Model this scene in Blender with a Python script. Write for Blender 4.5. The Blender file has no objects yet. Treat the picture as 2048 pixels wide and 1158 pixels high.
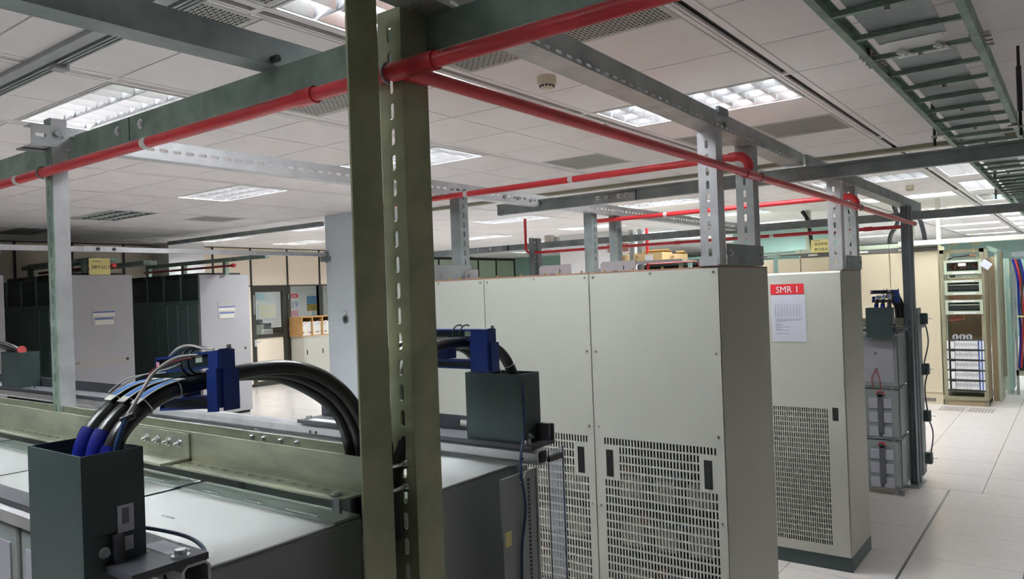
import bpy, math, random
from mathutils import Vector, Matrix
random.seed(7)
S = bpy.context.scene
COL = S.collection

# ---------------------------------------------------------------- camera
f_px = 1520.1
yaw, pitch, roll = 0.6425, 0.0041, 0.0361
cy, sy = math.cos(yaw), math.sin(yaw)
cp, sp = math.cos(pitch), math.sin(pitch)
cr, sr = math.cos(roll), math.sin(roll)
R = (Matrix(((cy, -sy, 0), (sy, cy, 0), (0, 0, 1)))
     @ Matrix(((1, 0, 0), (0, cp, -sp), (0, sp, cp)))
     @ Matrix(((cr, 0, sr), (0, 1, 0), (-sr, 0, cr))))
right, fwd, up = R.col[0], R.col[1], R.col[2]
cam = bpy.data.cameras.new('camera')
cam.sensor_width = 36.0
cam.lens = f_px / 2048 * 36.0
cam.clip_start = 0.02
cam.clip_end = 200
co = bpy.data.objects.new('camera', cam)
m3 = Matrix((right, up, -fwd)).transposed()
co.matrix_world = Matrix.Translation((0, 0, 1.7602)) @ m3.to_4x4()
COL.objects.link(co)
S.camera = co

# ---------------------------------------------------------------- world, exposure
S.view_settings.view_transform = 'Standard'
S.view_settings.look = 'None'
S.view_settings.exposure = 0.36
S.view_settings.gamma = 1.0
S.view_settings.use_curve_mapping = False
W = bpy.data.worlds.new('world')
S.world = W
W.use_nodes = True
W.node_tree.nodes['Background'].inputs[0].default_value = (0.85, 0.95, 1.0, 1)
W.node_tree.nodes['Background'].inputs[1].default_value = 0.0

# ---------------------------------------------------------------- ceiling lamp output (one area light per fixture, built by the fixture)
LAMP_W = 25
LAMP_COL = (0.93, 1.0, 1.0)
LAMP_FAR = (0.72, 1.0, 0.93)

# ---------------------------------------------------------------- materials
MATS = {}
def mat(name, col, rough=0.5, metal=0.0, var=0.0, scale=8.0, col2=None, bump=0.0, bscale=60.0, emit=None, estr=0.0, spec=0.5, trans=0.0, stretch=None, coat=0.0):
    if name in MATS: return MATS[name]
    m = bpy.data.materials.new(name); MATS[name] = m
    m.use_nodes = True
    nt = m.node_tree; N = nt.nodes; L = nt.links
    b = N['Principled BSDF']
    c = (*col, 1)
    b.inputs['Base Color'].default_value = c
    b.inputs['Roughness'].default_value = rough
    b.inputs['Metallic'].default_value = metal
    b.inputs['Specular IOR Level'].default_value = spec
    b.inputs['Coat Weight'].default_value = coat
    if trans: b.inputs['Transmission Weight'].default_value = trans
    if emit:
        b.inputs['Emission Color'].default_value = (*emit, 1)
        b.inputs['Emission Strength'].default_value = estr
    if var or col2 or bump:
        tc = N.new('ShaderNodeTexCoord')
        mp = N.new('ShaderNodeMapping')
        if stretch: mp.inputs['Scale'].default_value = stretch
        L.new(tc.outputs['Object'], mp.inputs[0])
    if var or col2:
        nz = N.new('ShaderNodeTexNoise')
        nz.inputs['Scale'].default_value = scale
        nz.inputs['Detail'].default_value = 5
        nz.inputs['Roughness'].default_value = 0.6
        L.new(mp.outputs[0], nz.inputs['Vector'])
        rp = N.new('ShaderNodeValToRGB')
        if col2 is None: col2 = tuple(max(0, x * (1 - var)) for x in col)
        rp.color_ramp.elements[0].color = (*col2, 1); rp.color_ramp.elements[1].color = c
        rp.color_ramp.elements[0].position = 0.36; rp.color_ramp.elements[1].position = 0.62
        L.new(nz.outputs['Fac'], rp.inputs[0]); L.new(rp.outputs[0], b.inputs['Base Color'])
    if bump:
        n2 = N.new('ShaderNodeTexNoise'); n2.inputs['Scale'].default_value = bscale; n2.inputs['Detail'].default_value = 3
        L.new(mp.outputs[0], n2.inputs['Vector'])
        bp = N.new('ShaderNodeBump'); bp.inputs['Strength'].default_value = bump; bp.inputs['Distance'].default_value = 0.003
        L.new(n2.outputs['Fac'], bp.inputs['Height']); L.new(bp.outputs[0], b.inputs['Normal'])
    return m

M_TILE = mat('ceiling_tile', (0.93, 0.895, 0.895), 0.85, var=0.05, scale=3, bump=0.15, bscale=90)
M_DARK = mat('dark_void', (0.015, 0.017, 0.018), 0.8, var=0.3)
M_FLOOR = mat('floor_vinyl', (0.60, 0.55, 0.53), 0.22, var=0.05, scale=14, spec=0.45, bump=0.02, bscale=300)
M_WHITE = mat('white_paint', (0.74, 0.74, 0.74), 0.5, var=0.04)
M_COLUMN = mat('column_paint', (0.70, 0.77, 0.83), 0.6, var=0.04, scale=2, bump=0.1, bscale=120)
M_GALV = mat('galvanised_steel', (0.46, 0.48, 0.48), 0.42, 0.75, col2=(0.33, 0.35, 0.36), scale=7)
M_GALVB = mat('galvanised_bright', (0.66, 0.66, 0.69), 0.38, 0.7, col2=(0.54, 0.54, 0.57), scale=9)
M_OLIVE = mat('chromated_steel', (0.38, 0.39, 0.25), 0.5, 0.3, col2=(0.25, 0.275, 0.18), scale=5, bump=0.03)
M_OLIVE2 = mat('chromated_rail', (0.40, 0.41, 0.30), 0.42, 0.5, col2=(0.27, 0.30, 0.235), scale=6, stretch=(1, 2, 4))
M_GREENS = mat('weathered_zinc', (0.30, 0.40, 0.34), 0.55, 0.25, col2=(0.19, 0.26, 0.22), scale=9, bump=0.05)
M_GREYST = mat('grey_zinc', (0.32, 0.36, 0.36), 0.5, 0.4, col2=(0.22, 0.255, 0.26), scale=6)
M_RED = mat('red_pipe', (0.62, 0.035, 0.045), 0.32, var=0.12, scale=5, spec=0.5)
M_RBAND = mat('white_tape', (0.78, 0.74, 0.74), 0.5, var=0.03)
M_INK = mat('black_ink', (0.02, 0.02, 0.022), 0.5, var=0.1)
M_BLACK = mat('black_paint', (0.02, 0.024, 0.027), 0.4, var=0.1)
M_BOX = mat('slate_plastic', (0.045, 0.072, 0.075), 0.42, var=0.08, scale=4)
M_PLATE = mat('slate_plate', (0.065, 0.07, 0.085), 0.45, var=0.1)
M_CABLE = mat('black_cable', (0.012, 0.013, 0.015), 0.28, var=0.2, spec=0.5)
M_BLUE = mat('blue_paint', (0.006, 0.028, 0.20), 0.4, var=0.12, scale=10)
M_PAD = mat('dark_pad', (0.010, 0.022, 0.030), 0.45, var=0.2)
M_POST2 = mat('grey_post', (0.22, 0.25, 0.27), 0.5, 0.4, col2=(0.15, 0.17, 0.19), scale=6)
M_BOOT = mat('blue_sleeve', (0.008, 0.014, 0.20), 0.25, var=0.1)
M_TAGW = mat('tag_white', (0.72, 0.72, 0.66), 0.5, var=0.05)
M_TAGB = mat('tag_blue', (0.06, 0.20, 0.55), 0.5, var=0.05)
M_WIRE = mat('blue_wire', (0.02, 0.06, 0.17), 0.35, var=0.5, scale=120)
M_PALEWIRE = mat('pale_wire', (0.55, 0.53, 0.50), 0.5, var=0.1)
M_REDWIRE = mat('red_wire', (0.35, 0.03, 0.03), 0.4, var=0.1)
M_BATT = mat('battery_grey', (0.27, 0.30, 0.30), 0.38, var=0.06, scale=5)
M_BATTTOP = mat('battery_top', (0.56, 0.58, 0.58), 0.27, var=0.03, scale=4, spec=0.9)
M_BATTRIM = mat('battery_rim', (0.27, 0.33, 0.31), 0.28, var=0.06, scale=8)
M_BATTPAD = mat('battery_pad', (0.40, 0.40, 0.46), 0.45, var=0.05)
M_STRAP = mat('strap_grey', (0.10, 0.105, 0.12), 0.5, var=0.05)
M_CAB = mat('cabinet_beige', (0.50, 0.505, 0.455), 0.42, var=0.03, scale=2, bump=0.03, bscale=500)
M_CABSHADE = mat('cabinet_beige_shaded', (0.42, 0.415, 0.36), 0.45, var=0.03, scale=2)  # front paint again, darkened: shade of the sides put into the colour
M_RUST = mat('rust_primer', (0.32, 0.16, 0.11), 0.6, var=0.2)
M_SCREW = mat('screw_steel', (0.45, 0.43, 0.38), 0.35, 0.8, var=0.1)
M_BRASS = mat('zinc_yellow', (0.62, 0.5, 0.25), 0.35, 0.8, var=0.1)
M_BOLT = mat('bolt_zinc', (0.68, 0.70, 0.72), 0.25, 0.9, var=0.1)
M_MODULE = mat('module_grey', (0.42, 0.41, 0.36), 0.5, var=0.1)
M_SIGNRED = mat('sign_red', (0.62, 0.02, 0.03), 0.45, var=0.04)
M_SIGNW = mat('sign_white', (0.8, 0.8, 0.8), 0.5, var=0.02)
M_PAPER = mat('paper', (0.62, 0.62, 0.72), 0.6, var=0.03)
M_GREYINK = mat('grey_print', (0.22, 0.22, 0.30), 0.6, var=0.1)
M_YELLOW = mat('sign_yellow', (0.78, 0.68, 0.28), 0.5, var=0.04)
M_EQ = mat('equipment_grey', (0.45, 0.44, 0.47), 0.5, var=0.03, scale=3)
M_EQBAND = mat('equipment_band', (0.47, 0.45, 0.44), 0.5, var=0.03)
M_EQDARK = mat('equipment_side', (0.15, 0.25, 0.245), 0.45, var=0.08)
M_EQBLK = mat('equipment_black', (0.03, 0.036, 0.037), 0.5, var=0.1)
M_PART = mat('partition_beige', (0.86, 0.75, 0.61), 0.6, var=0.03)
M_PARTW = mat('office_white', (0.72, 0.72, 0.72), 0.6, var=0.03)
M_FRAME = mat('bronze_frame', (0.028, 0.026, 0.02), 0.45, var=0.1)
M_WOOD = mat('shelf_wood', (0.50, 0.27, 0.10), 0.45, var=0.15, scale=6, stretch=(1, 8, 8))
M_FILE = mat('file_cabinet', (0.50, 0.49, 0.43), 0.45, var=0.03)
M_BINDER = mat('binder_white', (0.76, 0.74, 0.66), 0.5, var=0.03)
M_BEIGE = mat('rack_beige', (0.62, 0.54, 0.39), 0.45, var=0.03, scale=2)
M_BEIGE2 = mat('rack_beige_grille', (0.64, 0.54, 0.38), 0.5, var=0.06, scale=40)
M_HEAD = mat('rack_header', (0.11, 0.105, 0.10), 0.5, var=0.1)
M_SAGE = mat('sage_paint', (0.47, 0.52, 0.40), 0.45, var=0.05)
M_OLRACK = mat('olive_rack', (0.27, 0.25, 0.165), 0.5, var=0.06)
M_TANBOARD = mat('tan_board', (0.37, 0.28, 0.17), 0.6, var=0.05)
M_TEAL = mat('wall_teal_tint', (0.34, 0.52, 0.47), 0.6, var=0.05)  # greenish tint of the far lighting put into the wall colour
M_GREENP = mat('partition_green_tint', (0.47, 0.56, 0.43), 0.6, var=0.03)  # distant partition, also coloured with the green cast of the light there
M_MINT = mat('mint_panel', (0.44, 0.56, 0.46), 0.5, var=0.05)
M_CARD = mat('cardboard', (0.62, 0.45, 0.22), 0.7, var=0.08)
M_GLASS = mat('clear_glass', (0.9, 0.95, 0.95), 0.02, trans=1.0)
M_ACRYL = mat('clear_acrylic', (0.80, 0.83, 0.95), 0.03, trans=1.0)
M_GUARD = mat('guard_edge', (0.13, 0.15, 0.30), 0.3, var=0.05)
M_TUBE = mat('lamp_tube', (1, 1, 1), 0.5, emit=(0.95, 1.0, 1.0), estr=90)
M_ALU = mat('louvre_aluminium', (0.86, 0.86, 0.90), 0.14, 0.9, var=0.03)
M_DET = mat('detector_ivory', (0.76, 0.72, 0.58), 0.5, var=0.03)
M_PERF = mat('perforated_plate', (0.60, 0.59, 0.55), 0.6, var=0.04)
M_GROOVE = mat('diffuser_black', (0.008, 0.008, 0.009), 0.5, var=0.2)
M_TRIM = mat('ceiling_trim_grey', (0.40, 0.43, 0.44), 0.5, 0.2, var=0.06)
M_TRIMOL = mat('ceiling_trim_olive', (0.30, 0.29, 0.22), 0.6, var=0.08)
M_BACKBD = mat('board_cream', (0.76, 0.72, 0.55), 0.5, var=0.03)
M_SKYB = mat('print_sky', (0.12, 0.30, 0.55), 0.5, var=0.3, scale=12)
M_FIELD = mat('print_field', (0.42, 0.30, 0.06), 0.5, col2=(0.18, 0.13, 0.03), scale=30)
M_PINK = mat('print_pink', (0.70, 0.35, 0.42), 0.5, var=0.05)
M_CYANP = mat('print_cyan', (0.42, 0.66, 0.76), 0.5, var=0.1)
M_PRINTB = mat('print_blue', (0.06, 0.12, 0.45), 0.5, var=0.05)
M_OLAMP = mat('louvre_unlit', (0.30, 0.34, 0.33), 0.3, 0.6, var=0.1)

# ---------------------------------------------------------------- mesh builder
ORG = {}
def V3(p): return Vector(p)
class MB:
    def __init__(s): s.v = []; s.f = []; s.sm = []
    def _add(s, vs, fs, smooth=False):
        n = len(s.v); s.v += [tuple(p) for p in vs]; s.f += [tuple(i + n for i in q) for q in fs]; s.sm += [smooth] * len(fs)
        return s
    def bx(s, x0, x1, y0, y1, z0, z1):
        if x0 > x1: x0, x1 = x1, x0
        if y0 > y1: y0, y1 = y1, y0
        if z0 > z1: z0, z1 = z1, z0
        vs = [(x, y, z) for z in (z0, z1) for (x, y) in ((x0, y0), (x1, y0), (x1, y1), (x0, y1))]
        return s._add(vs, [(3, 2, 1, 0), (4, 5, 6, 7), (0, 1, 5, 4), (1, 2, 6, 5), (2, 3, 7, 6), (3, 0, 4, 7)])
    def ob(s, o, a, b, c):
        """oriented box: corner o, edge vectors a,b,c"""
        o, a, b, c = map(V3, (o, a, b, c))
        vs = [o, o + a, o + a + b, o + b, o + c, o + a + c, o + a + b + c, o + b + c]
        fs = [(3, 2, 1, 0), (4, 5, 6, 7), (0, 1, 5, 4), (1, 2, 6, 5), (2, 3, 7, 6), (3, 0, 4, 7)]
        if a.cross(b).dot(c) < 0: fs = [tuple(reversed(q)) for q in fs]
        return s._add(vs, fs)
    def bev(s, x0, x1, y0, y1, z0, z1, b=0.004):
        """box with chamfered edges"""
        vs = []; idx = {}
        xs, ys, zs = (x0, x1), (y0, y1), (z0, z1)
        for i in (0, 1):
            for j in (0, 1):
                for k in (0, 1):
                    sx, sy_, sz = (1 if i == 0 else -1), (1 if j == 0 else -1), (1 if k == 0 else -1)
                    for ax in range(3):
                        p = [xs[i], ys[j], zs[k]]
                        if ax != 0: p[0] += sx * b
                        if ax != 1: p[1] += sy_ * b
                        if ax != 2: p[2] += sz * b
                        idx[(i, j, k, ax)] = len(vs); vs.append(tuple(p))
        fs = []
        c = Vector(((x0 + x1) / 2, (y0 + y1) / 2, (z0 + z1) / 2))
        def face(ids):
            pts = [Vector(vs[q]) for q in ids]
            n = (pts[1] - pts[0]).cross(pts[2] - pts[0]); m = sum(pts, Vector()) / len(pts)
            fs.append(tuple(ids) if n.dot(m - c) > 0 else tuple(reversed(ids)))
        for ax in range(3):
            o = [q for q in range(3) if q != ax]
            for e in (0, 1):
                ids = []
                for (u, w) in ((0, 0), (1, 0), (1, 1), (0, 1)):
                    t = [0, 0, 0]; t[ax] = e; t[o[0]] = u; t[o[1]] = w
                    ids.append(idx[(t[0], t[1], t[2], ax)])
                face(ids)
            for (u, w) in ((0, 0), (1, 0), (1, 1), (0, 1)):
                a = [0, 0, 0]; a[o[0]] = u; a[o[1]] = w; bq = a[:]; bq[ax] = 1
                face([idx[(*a, o[0])], idx[(*bq, o[0])], idx[(*bq, o[1])], idx[(*a, o[1])]])
        for i in (0, 1):
            for j in (0, 1):
                for k in (0, 1):
                    face([idx[(i, j, k, 0)], idx[(i, j, k, 1)], idx[(i, j, k, 2)]])
        return s._add(vs, fs)
    def cyl(s, p0, p1, r, n=10, r1=None, caps=True):
        p0, p1 = V3(p0), V3(p1); d = (p1 - p0).normalized()
        u = d.orthogonal().normalized(); w = d.cross(u)
        r1 = r if r1 is None else r1
        vs = []
        for (c, rr) in ((p0, r), (p1, r1)):
            for i in range(n):
                a = 2 * math.pi * i / n
                vs.append(c + (u * math.cos(a) + w * math.sin(a)) * rr)
        s._add(vs, [(i, (i + 1) % n, n + (i + 1) % n, n + i) for i in range(n)], True)
        if caps: s._add(vs, [tuple(range(n - 1, -1, -1)), tuple(range(n, 2 * n))])
        return s
    def tube(s, pts, r, n=8, caps=True):
        pts = [V3(p) for p in pts]; m = len(pts); vs = []
        t = (pts[1] - pts[0]).normalized(); u = t.orthogonal().normalized()
        for i, p in enumerate(pts):
            if i == 0: t = (pts[1] - p).normalized()
            elif i == m - 1: t = (p - pts[i - 1]).normalized()
            else: t = (pts[i + 1] - pts[i - 1]).normalized()
            u = (u - t * u.dot(t)).normalized(); w = t.cross(u)
            for k in range(n):
                a = 2 * math.pi * k / n
                vs.append(p + (u * math.cos(a) + w * math.sin(a)) * r)
        fs = [(i * n + k, i * n + (k + 1) % n, (i + 1) * n + (k + 1) % n, (i + 1) * n + k) for i in range(m - 1) for k in range(n)]
        s._add(vs, fs, True)
        if caps: s._add(vs, [tuple(range(n - 1, -1, -1)), tuple((m - 1) * n + k for k in range(n))])
        return s
    def prism(s, poly, o, u, v, w):
        """2-D polygon (a,b) mapped to o+a*u+b*v and extruded along w"""
        o, u, v, w = map(V3, (o, u, v, w)); n = len(poly)
        a = [o + u * p[0] + v * p[1] for p in poly]; b = [p + w for p in a]
        fs = [tuple(range(n - 1, -1, -1)), tuple(range(n, 2 * n))] + [(i, (i + 1) % n, n + (i + 1) % n, n + i) for i in range(n)]
        area = sum(poly[i][0] * poly[(i + 1) % n][1] - poly[(i + 1) % n][0] * poly[i][1] for i in range(n))
        if (u.cross(v).dot(w) < 0) != (area < 0): fs = [tuple(reversed(q)) for q in fs]
        return s._add(a + b, fs)
    def slotted(s, o, L, Wd, N, length, width, t, pitch, sl, sw, start=None, off=0.0, solid=()):
        """plate with a row of round-ended slots: L along, Wd across, N outward normal; o = corner on the outer face"""
        o, L, Wd, N = map(V3, (o, L, Wd, N))
        cells = max(1, int(length / pitch)); rem = length - cells * pitch
        pos = 0.0; k = 6
        inner = []
        for i in range(k + 1):
            a = -math.pi / 2 + math.pi * i / k; inner.append((sl / 2 - sw / 2 + sw / 2 * math.cos(a), sw / 2 * math.sin(a)))
        for i in range(k + 1):
            a = math.pi / 2 + math.pi * i / k; inner.append((-sl / 2 + sw / 2 + sw / 2 * math.cos(a), sw / 2 * math.sin(a)))
        h, q = pitch / 2, width / 2
        outer = []
        for (a, b) in inner:
            b2 = b - 0
            th = 0
            outer.append(None)
        m = len(inner)
        for i in range(k + 1):
            fr = i / k
            outer[i] = (h, -q + 2 * q * fr) if 0 < i < k else ((h, -q) if i == 0 else (h, q))
            outer[k + 1 + i] = (-h, q - 2 * q * fr)
        for c in range(cells):
            cx = pitch * (c + 0.5) + rem / 2
            if c in solid:
                s.ob(o + L * (cx - h) - N * t, L * pitch, Wd * width, N * t); continue
            vs = []
            for dz in (0, -t):
                for (a, b) in outer: vs.append(o + L * (cx + a) + Wd * (q + b) + N * dz)
                for (a, b) in inner: vs.append(o + L * (cx + a) + Wd * (q + b + off) + N * dz)
            fs = []
            for i in range(m):
                j = (i + 1) % m
                fs.append((i, j, m + j, m + i))
                fs.append((2 * m + i, 3 * m + i, 3 * m + j, 2 * m + j))
                fs.append((m + i, m + j, 3 * m + j, 3 * m + i))
            for i in (k, 2 * k + 1):
                j = (i + 1) % m
                fs.append((j, i, 2 * m + i, 2 * m + j))
            if L.cross(Wd).dot(N) < 0: fs = [tuple(reversed(x)) for x in fs]
            s._add(vs, fs)
        for (a, b) in ((0, rem / 2), (length - rem / 2, length)):
            if b - a > 1e-4: s.ob(o + L * a - N * t, L * (b - a), Wd * width, N * t)
        return s
    def channel(s, o, L, Wd, N, length, width, flange, t=0.004, slot=None, off=0.0):
        """U channel: web on the plane through o (outer face, normal N), flanges run back along -N"""
        o, L, Wd, N = map(V3, (o, L, Wd, N))
        if slot: s.slotted(o, L, Wd, N, length, width, t, *slot, off=off)
        else: s.ob(o - N * t, L * length, Wd * width, N * t)
        for a in (0, width - t):
            s.ob(o + Wd * a - N * flange, L * length, Wd * t, N * (flange - t))
        return s
    def build(s, name, m, parent=None, loc=None, kind=None, label=None):
        if loc is None: loc = (0, 0, 0) if parent is None else ORG[parent.name]
        loc = V3(loc)
        me = bpy.data.meshes.new(name)
        me.from_pydata([(p[0] - loc.x, p[1] - loc.y, p[2] - loc.z) for p in s.v], [], s.f)
        if any(s.sm): me.polygons.foreach_set('use_smooth', s.sm)
        me.materials.append(m)
        me.update()
        ob = bpy.data.objects.new(name, me); COL.objects.link(ob)
        ORG[ob.name] = loc
        if parent is not None: ob.parent = parent
        else: ob.location = loc
        if kind: ob['kind'] = kind
        if label: ob['label'] = label
        return ob

def tag(o, label, cat, group=None):
    o['label'] = label; o['category'] = cat
    if group: o['group'] = group
    return o
def thing(name, label, cat, loc, group=None):
    o = bpy.data.objects.new(name, None); COL.objects.link(o)
    o.empty_display_size = 0.05
    o.location = loc; ORG[o.name] = V3(loc)
    return tag(o, label, cat, group)
def single(mb, name, m, loc, label, cat, group=None, kind=None):
    return tag(mb.build(name, m, None, loc, kind), label, cat, group)
def struct(mb, name, m, loc=(0, 0, 0), parent=None):
    o = mb.build(name, m, parent, None if parent else loc)
    if parent is None: o['kind'] = 'structure'
    return o
KIDS = {}
def dup(root, shift, label=None, group=None):
    ch = {}
    for o in bpy.data.objects:
        if o.parent: ch.setdefault(o.parent.name, []).append(o)
    def cp_(o, par):
        c = o.copy(); COL.objects.link(c)
        if par is not None: c.parent = par
        for k in ch.get(o.name, []): cp_(k, c)
        return c
    c = cp_(root, None)
    c.location = V3(root.location) + V3(shift)
    ORG[c.name] = c.location.copy()
    if label: c['label'] = label
    if group: c['group'] = group
    return c
X, Y, Z = Vector((1, 0, 0)), Vector((0, 1, 0)), Vector((0, 0, 1))
def text(body, o, u, v, size, m, parent, name='lettering', width=None, thick=0.0006, align='LEFT', space=1.0):
    cu = bpy.data.curves.new(name, 'FONT'); cu.body = body; cu.size = size; cu.extrude = thick / 2
    cu.align_x = align; cu.resolution_u = 2; cu.space_character = space
    t = bpy.data.objects.new('tmp', cu); COL.objects.link(t)
    dg = bpy.context.evaluated_depsgraph_get()
    me = bpy.data.meshes.new_from_object(t.evaluated_get(dg))
    bpy.data.objects.remove(t)
    u, v, o = V3(u), V3(v), V3(o); n = u.cross(v)
    k = 1.0
    if width and len(me.vertices):
        xs = [p.co.x for p in me.vertices]; k = width / max(1e-6, max(xs) - min(xs))
    og = ORG[parent.name]
    for p in me.vertices:
        c = p.co.copy(); p.co = o + u * (c.x * k) + v * c.y + n * (c.z + thick / 2) - og
    me.materials.clear(); me.materials.append(m)
    ob = bpy.data.objects.new(name, me); COL.objects.link(ob); ob.parent = parent; ORG[ob.name] = og
    return ob
def arc(c, u, v, r, a0, a1, n):
    c, u, v = V3(c), V3(u), V3(v)
    return [c + u * (r * math.cos(math.radians(a0 + (a1 - a0) * i / n))) + v * (r * math.sin(math.radians(a0 + (a1 - a0) * i / n))) for i in range(n + 1)]
def spline(pts, n=8):
    pts = [V3(p) for p in pts]; out = []
    for i in range(len(pts) - 1):
        p0 = pts[max(i - 1, 0)]; p1 = pts[i]; p2 = pts[i + 1]; p3 = pts[min(i + 2, len(pts) - 1)]
        for k in range(n):
            t = k / n
            out.append(0.5 * ((2 * p1) + (p2 - p0) * t + (2 * p0 - 5 * p1 + 4 * p2 - p3) * t * t + (3 * p1 - p0 - 3 * p2 + p3) * t ** 3))
    out.append(pts[-1]); return out
def hexbolt(mb, c, axis, r=0.009, h=0.008, washer=True):
    c, a = V3(c), V3(axis)
    if washer: mb.cyl(c, c + a * 0.0025, r * 1.5, 12)
    mb.cyl(c + a * (0.0025 if washer else 0), c + a * (h + 0.0025), r, 6)
def bolt_at(c, axis, parent, r=0.009, h=0.008, m=None, name='bolt', shank=0.0):
    mb = MB(); hexbolt(mb, c, axis, r, h)
    if shank: mb.cyl(V3(c) + V3(axis) * h, V3(c) + V3(axis) * (h + shank), r * 0.45, 8)
    return mb.build(name, m or M_BOLT, parent)

# ================================================================ THE ROOM
CZ = 2.879
# ---- floor: raised-floor tiles
fl = struct(MB().bx(-16.6, 4.5, -3.5, 26.2, -0.06, -0.022), 'floor', M_DARK, (0, 0, -0.06))
tiles = []
for zone in (0, 1):
    x0 = -0.9219 if zone == 0 else -0.692
    for j in range(-6, 45):
        y = -0.0375 + 0.6 * j
        if (y > 7.1) != (zone == 1) or y > 26: continue
        for i in range(-27, 10):
            x = x0 + 0.6 * i
            if x < -16.5 or x > 4: continue
            tiles.append((x, y))
def seen(px, py):
    d = Vector((px, py, 0)) - Vector((0, 0, 1.76))
    a = d.dot(fwd)
    if a < 0.5: return -1
    u = 1024 + f_px * d.dot(right) / a; w = 579 - f_px * d.dot(up) / a
    ins = -60 < u < 2110 and -60 < w < 1220
    free = (px > -1.5 and py > 3.2) or (px < -4.5 and py > 5)
    return (1 / a if ins and free else -1)
tiles.sort(key=lambda t: -seen(t[0] + .3, t[1] + .3))
tm = MB().bx(0.002, 0.598, 0.002, 0.598, -0.022, 0).build('floor_tile', M_FLOOR, fl)
tm['_base'] = 1; del tm['_base']
tm.location = (tiles[0][0], tiles[0][1], 0.06)
# re-express the shared tile mesh about its own corner
for v_ in tm.data.vertices: v_.co.z -= 0.06
for n_, (x, y) in enumerate(tiles[1:290]):
    c = tm.copy(); c.location = (x, y, 0.06); COL.objects.link(c)
rest = MB()
for (x, y) in tiles[290:]: rest.bx(x + .002, x + .598, y + .002, y + .598, -0.022, 0)
rest.build('floor_tile', M_FLOOR, fl, kind='stuff')
# worn dark joint along the aisle and two perforated floor grilles
MB().bx(-0.930, -0.914, 1.5, 7.160, -0.004, 0.0006).build('joint_strip', M_BLACK, fl)
for gx in (-1.58, -1.245):
    g = MB(); g.bx(gx, gx + 0.31, 11.42, 11.80, 0.0004, 0.0022)
    g.build('floor_grille', M_FLOOR, fl)
    h = MB()
    for a in range(8):
        for b in range(9): h.bx(gx + 0.015 + a * 0.036, gx + 0.038 + a * 0.036, 11.435 + b * 0.04, 11.455 + b * 0.04, 0.0022, 0.0026)
    h.build('grille_opening', M_GROOVE, fl, kind='stuff')

# ---- ceiling
ce = struct(MB().bx(-16.6, 4.5, -3.5, 26.2, 3.02, 3.06), 'ceiling', M_DARK, (0, 0, 3.04))
def band(k): return -1.235 - 1.27 * k           # centre of the diffuser strip right of band k
LIGHTS = []                                     # (x0, x1, y0, y1, lit, far)
for k, rows in ((0, (-.61, 1.79, 4.19, 8.98, 11.39, 13.8, 16.2, 18.6, 21.0, 23.4)), (2, (-.54, 1.86, 4.26, 9.06, 11.46, 13.86, 16.26, 18.66, 21.0)),
                (4, (1.86, 4.26, 9.06, 11.46, 13.86, 16.26, 18.66)), (6, (7.25, 9.06, 11.46, 13.86, 16.9)), (8, (7.25, 9.06, 11.46, 16.9)),
                (-3, (5.2,)), (10, (9.06, 11.46))):  # the lone fixture far to the right is unseen, added as fill
    for r in rows: LIGHTS.append((band(k) - 1.205, band(k) - 0.065, r, r + 0.575, 1))
for j in range(9): LIGHTS.append((-1.15, -0.60, 8.60 + 1.8 * j, 9.74 + 1.8 * j, 2))
for (k, r) in ((6, 4.26), (8, 4.26)): LIGHTS.append((band(k) - 1.205, band(k) - 0.065, r, r + 0.575, 0))
def blocked(x0, x1, y0, y1):
    for L_ in LIGHTS:
        if x0 < L_[1] - .02 and x1 > L_[0] + .02 and y0 < L_[3] - .02 and y1 > L_[2] + .02: return True
    return False
VENTS = [(0, 1, 5.38), (0, 0, 5.38), (1, 0, 5.44), (0, 1, 2.38), (0, 0, 2.38), (1, 1, 1.24), (1, 1, 0.64), (0, 0, 1.18), (1, 0, 2.44), (6, 1, 5.46)]
ct = []
for k in range(-4, 12):
    xr = band(k) - 0.06; xm = band(k) - 0.635; xl = band(k + 1) + 0.06
    yo = 2.97 if k <= 0 else 3.041
    for j in range(-10, 39):
        y = yo + 0.6 * j
        for h, (a, b) in enumerate(((xl, xm), (xm, xr))):
            ct.append((a, b, y, y + 0.6, k, h))
tile_objs = []
def cvis(a, b, y):
    d = Vector(((a + b) / 2, y + .3, CZ)) - Vector((0, 0, 1.76)); q = d.dot(fwd)
    if q < 0.4: return -1
    u = 1024 + f_px * d.dot(right) / q; w = 579 - f_px * d.dot(up) / q
    return 1 / q if -250 < u < 2300 and -250 < w < 620 else -1
ct = [t for t in ct if t[2] < 26 and t[0] > -16.5 and t[1] < 4.4]
ct.sort(key=lambda t: -cvis(t[0], t[1], t[2]))
cmesh = {}
crest = MB(); nt_ = 0
def pieces(x0, x1, y0, y1):
    """a tile cut round the fixtures"""
    out = [(x0, x1, y0, y1)]
    for L_ in LIGHTS:
        nx = []
        for (a, b, c, d) in out:
            if a < L_[1] - .004 and b > L_[0] + .004 and c < L_[3] - .004 and d > L_[2] + .004:
                if c < L_[2]: nx.append((a, b, c, L_[2]))
                if d > L_[3]: nx.append((a, b, L_[3], d))
                c2, d2 = max(c, L_[2]), min(d, L_[3])
                if a < L_[0]: nx.append((a, L_[0], c2, d2))
                if b > L_[1]: nx.append((L_[1], b, c2, d2))
            else: nx.append((a, b, c, d))
        out = nx
    return [o for o in out if o[1] - o[0] > .012 and o[3] - o[2] > .012]
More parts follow.
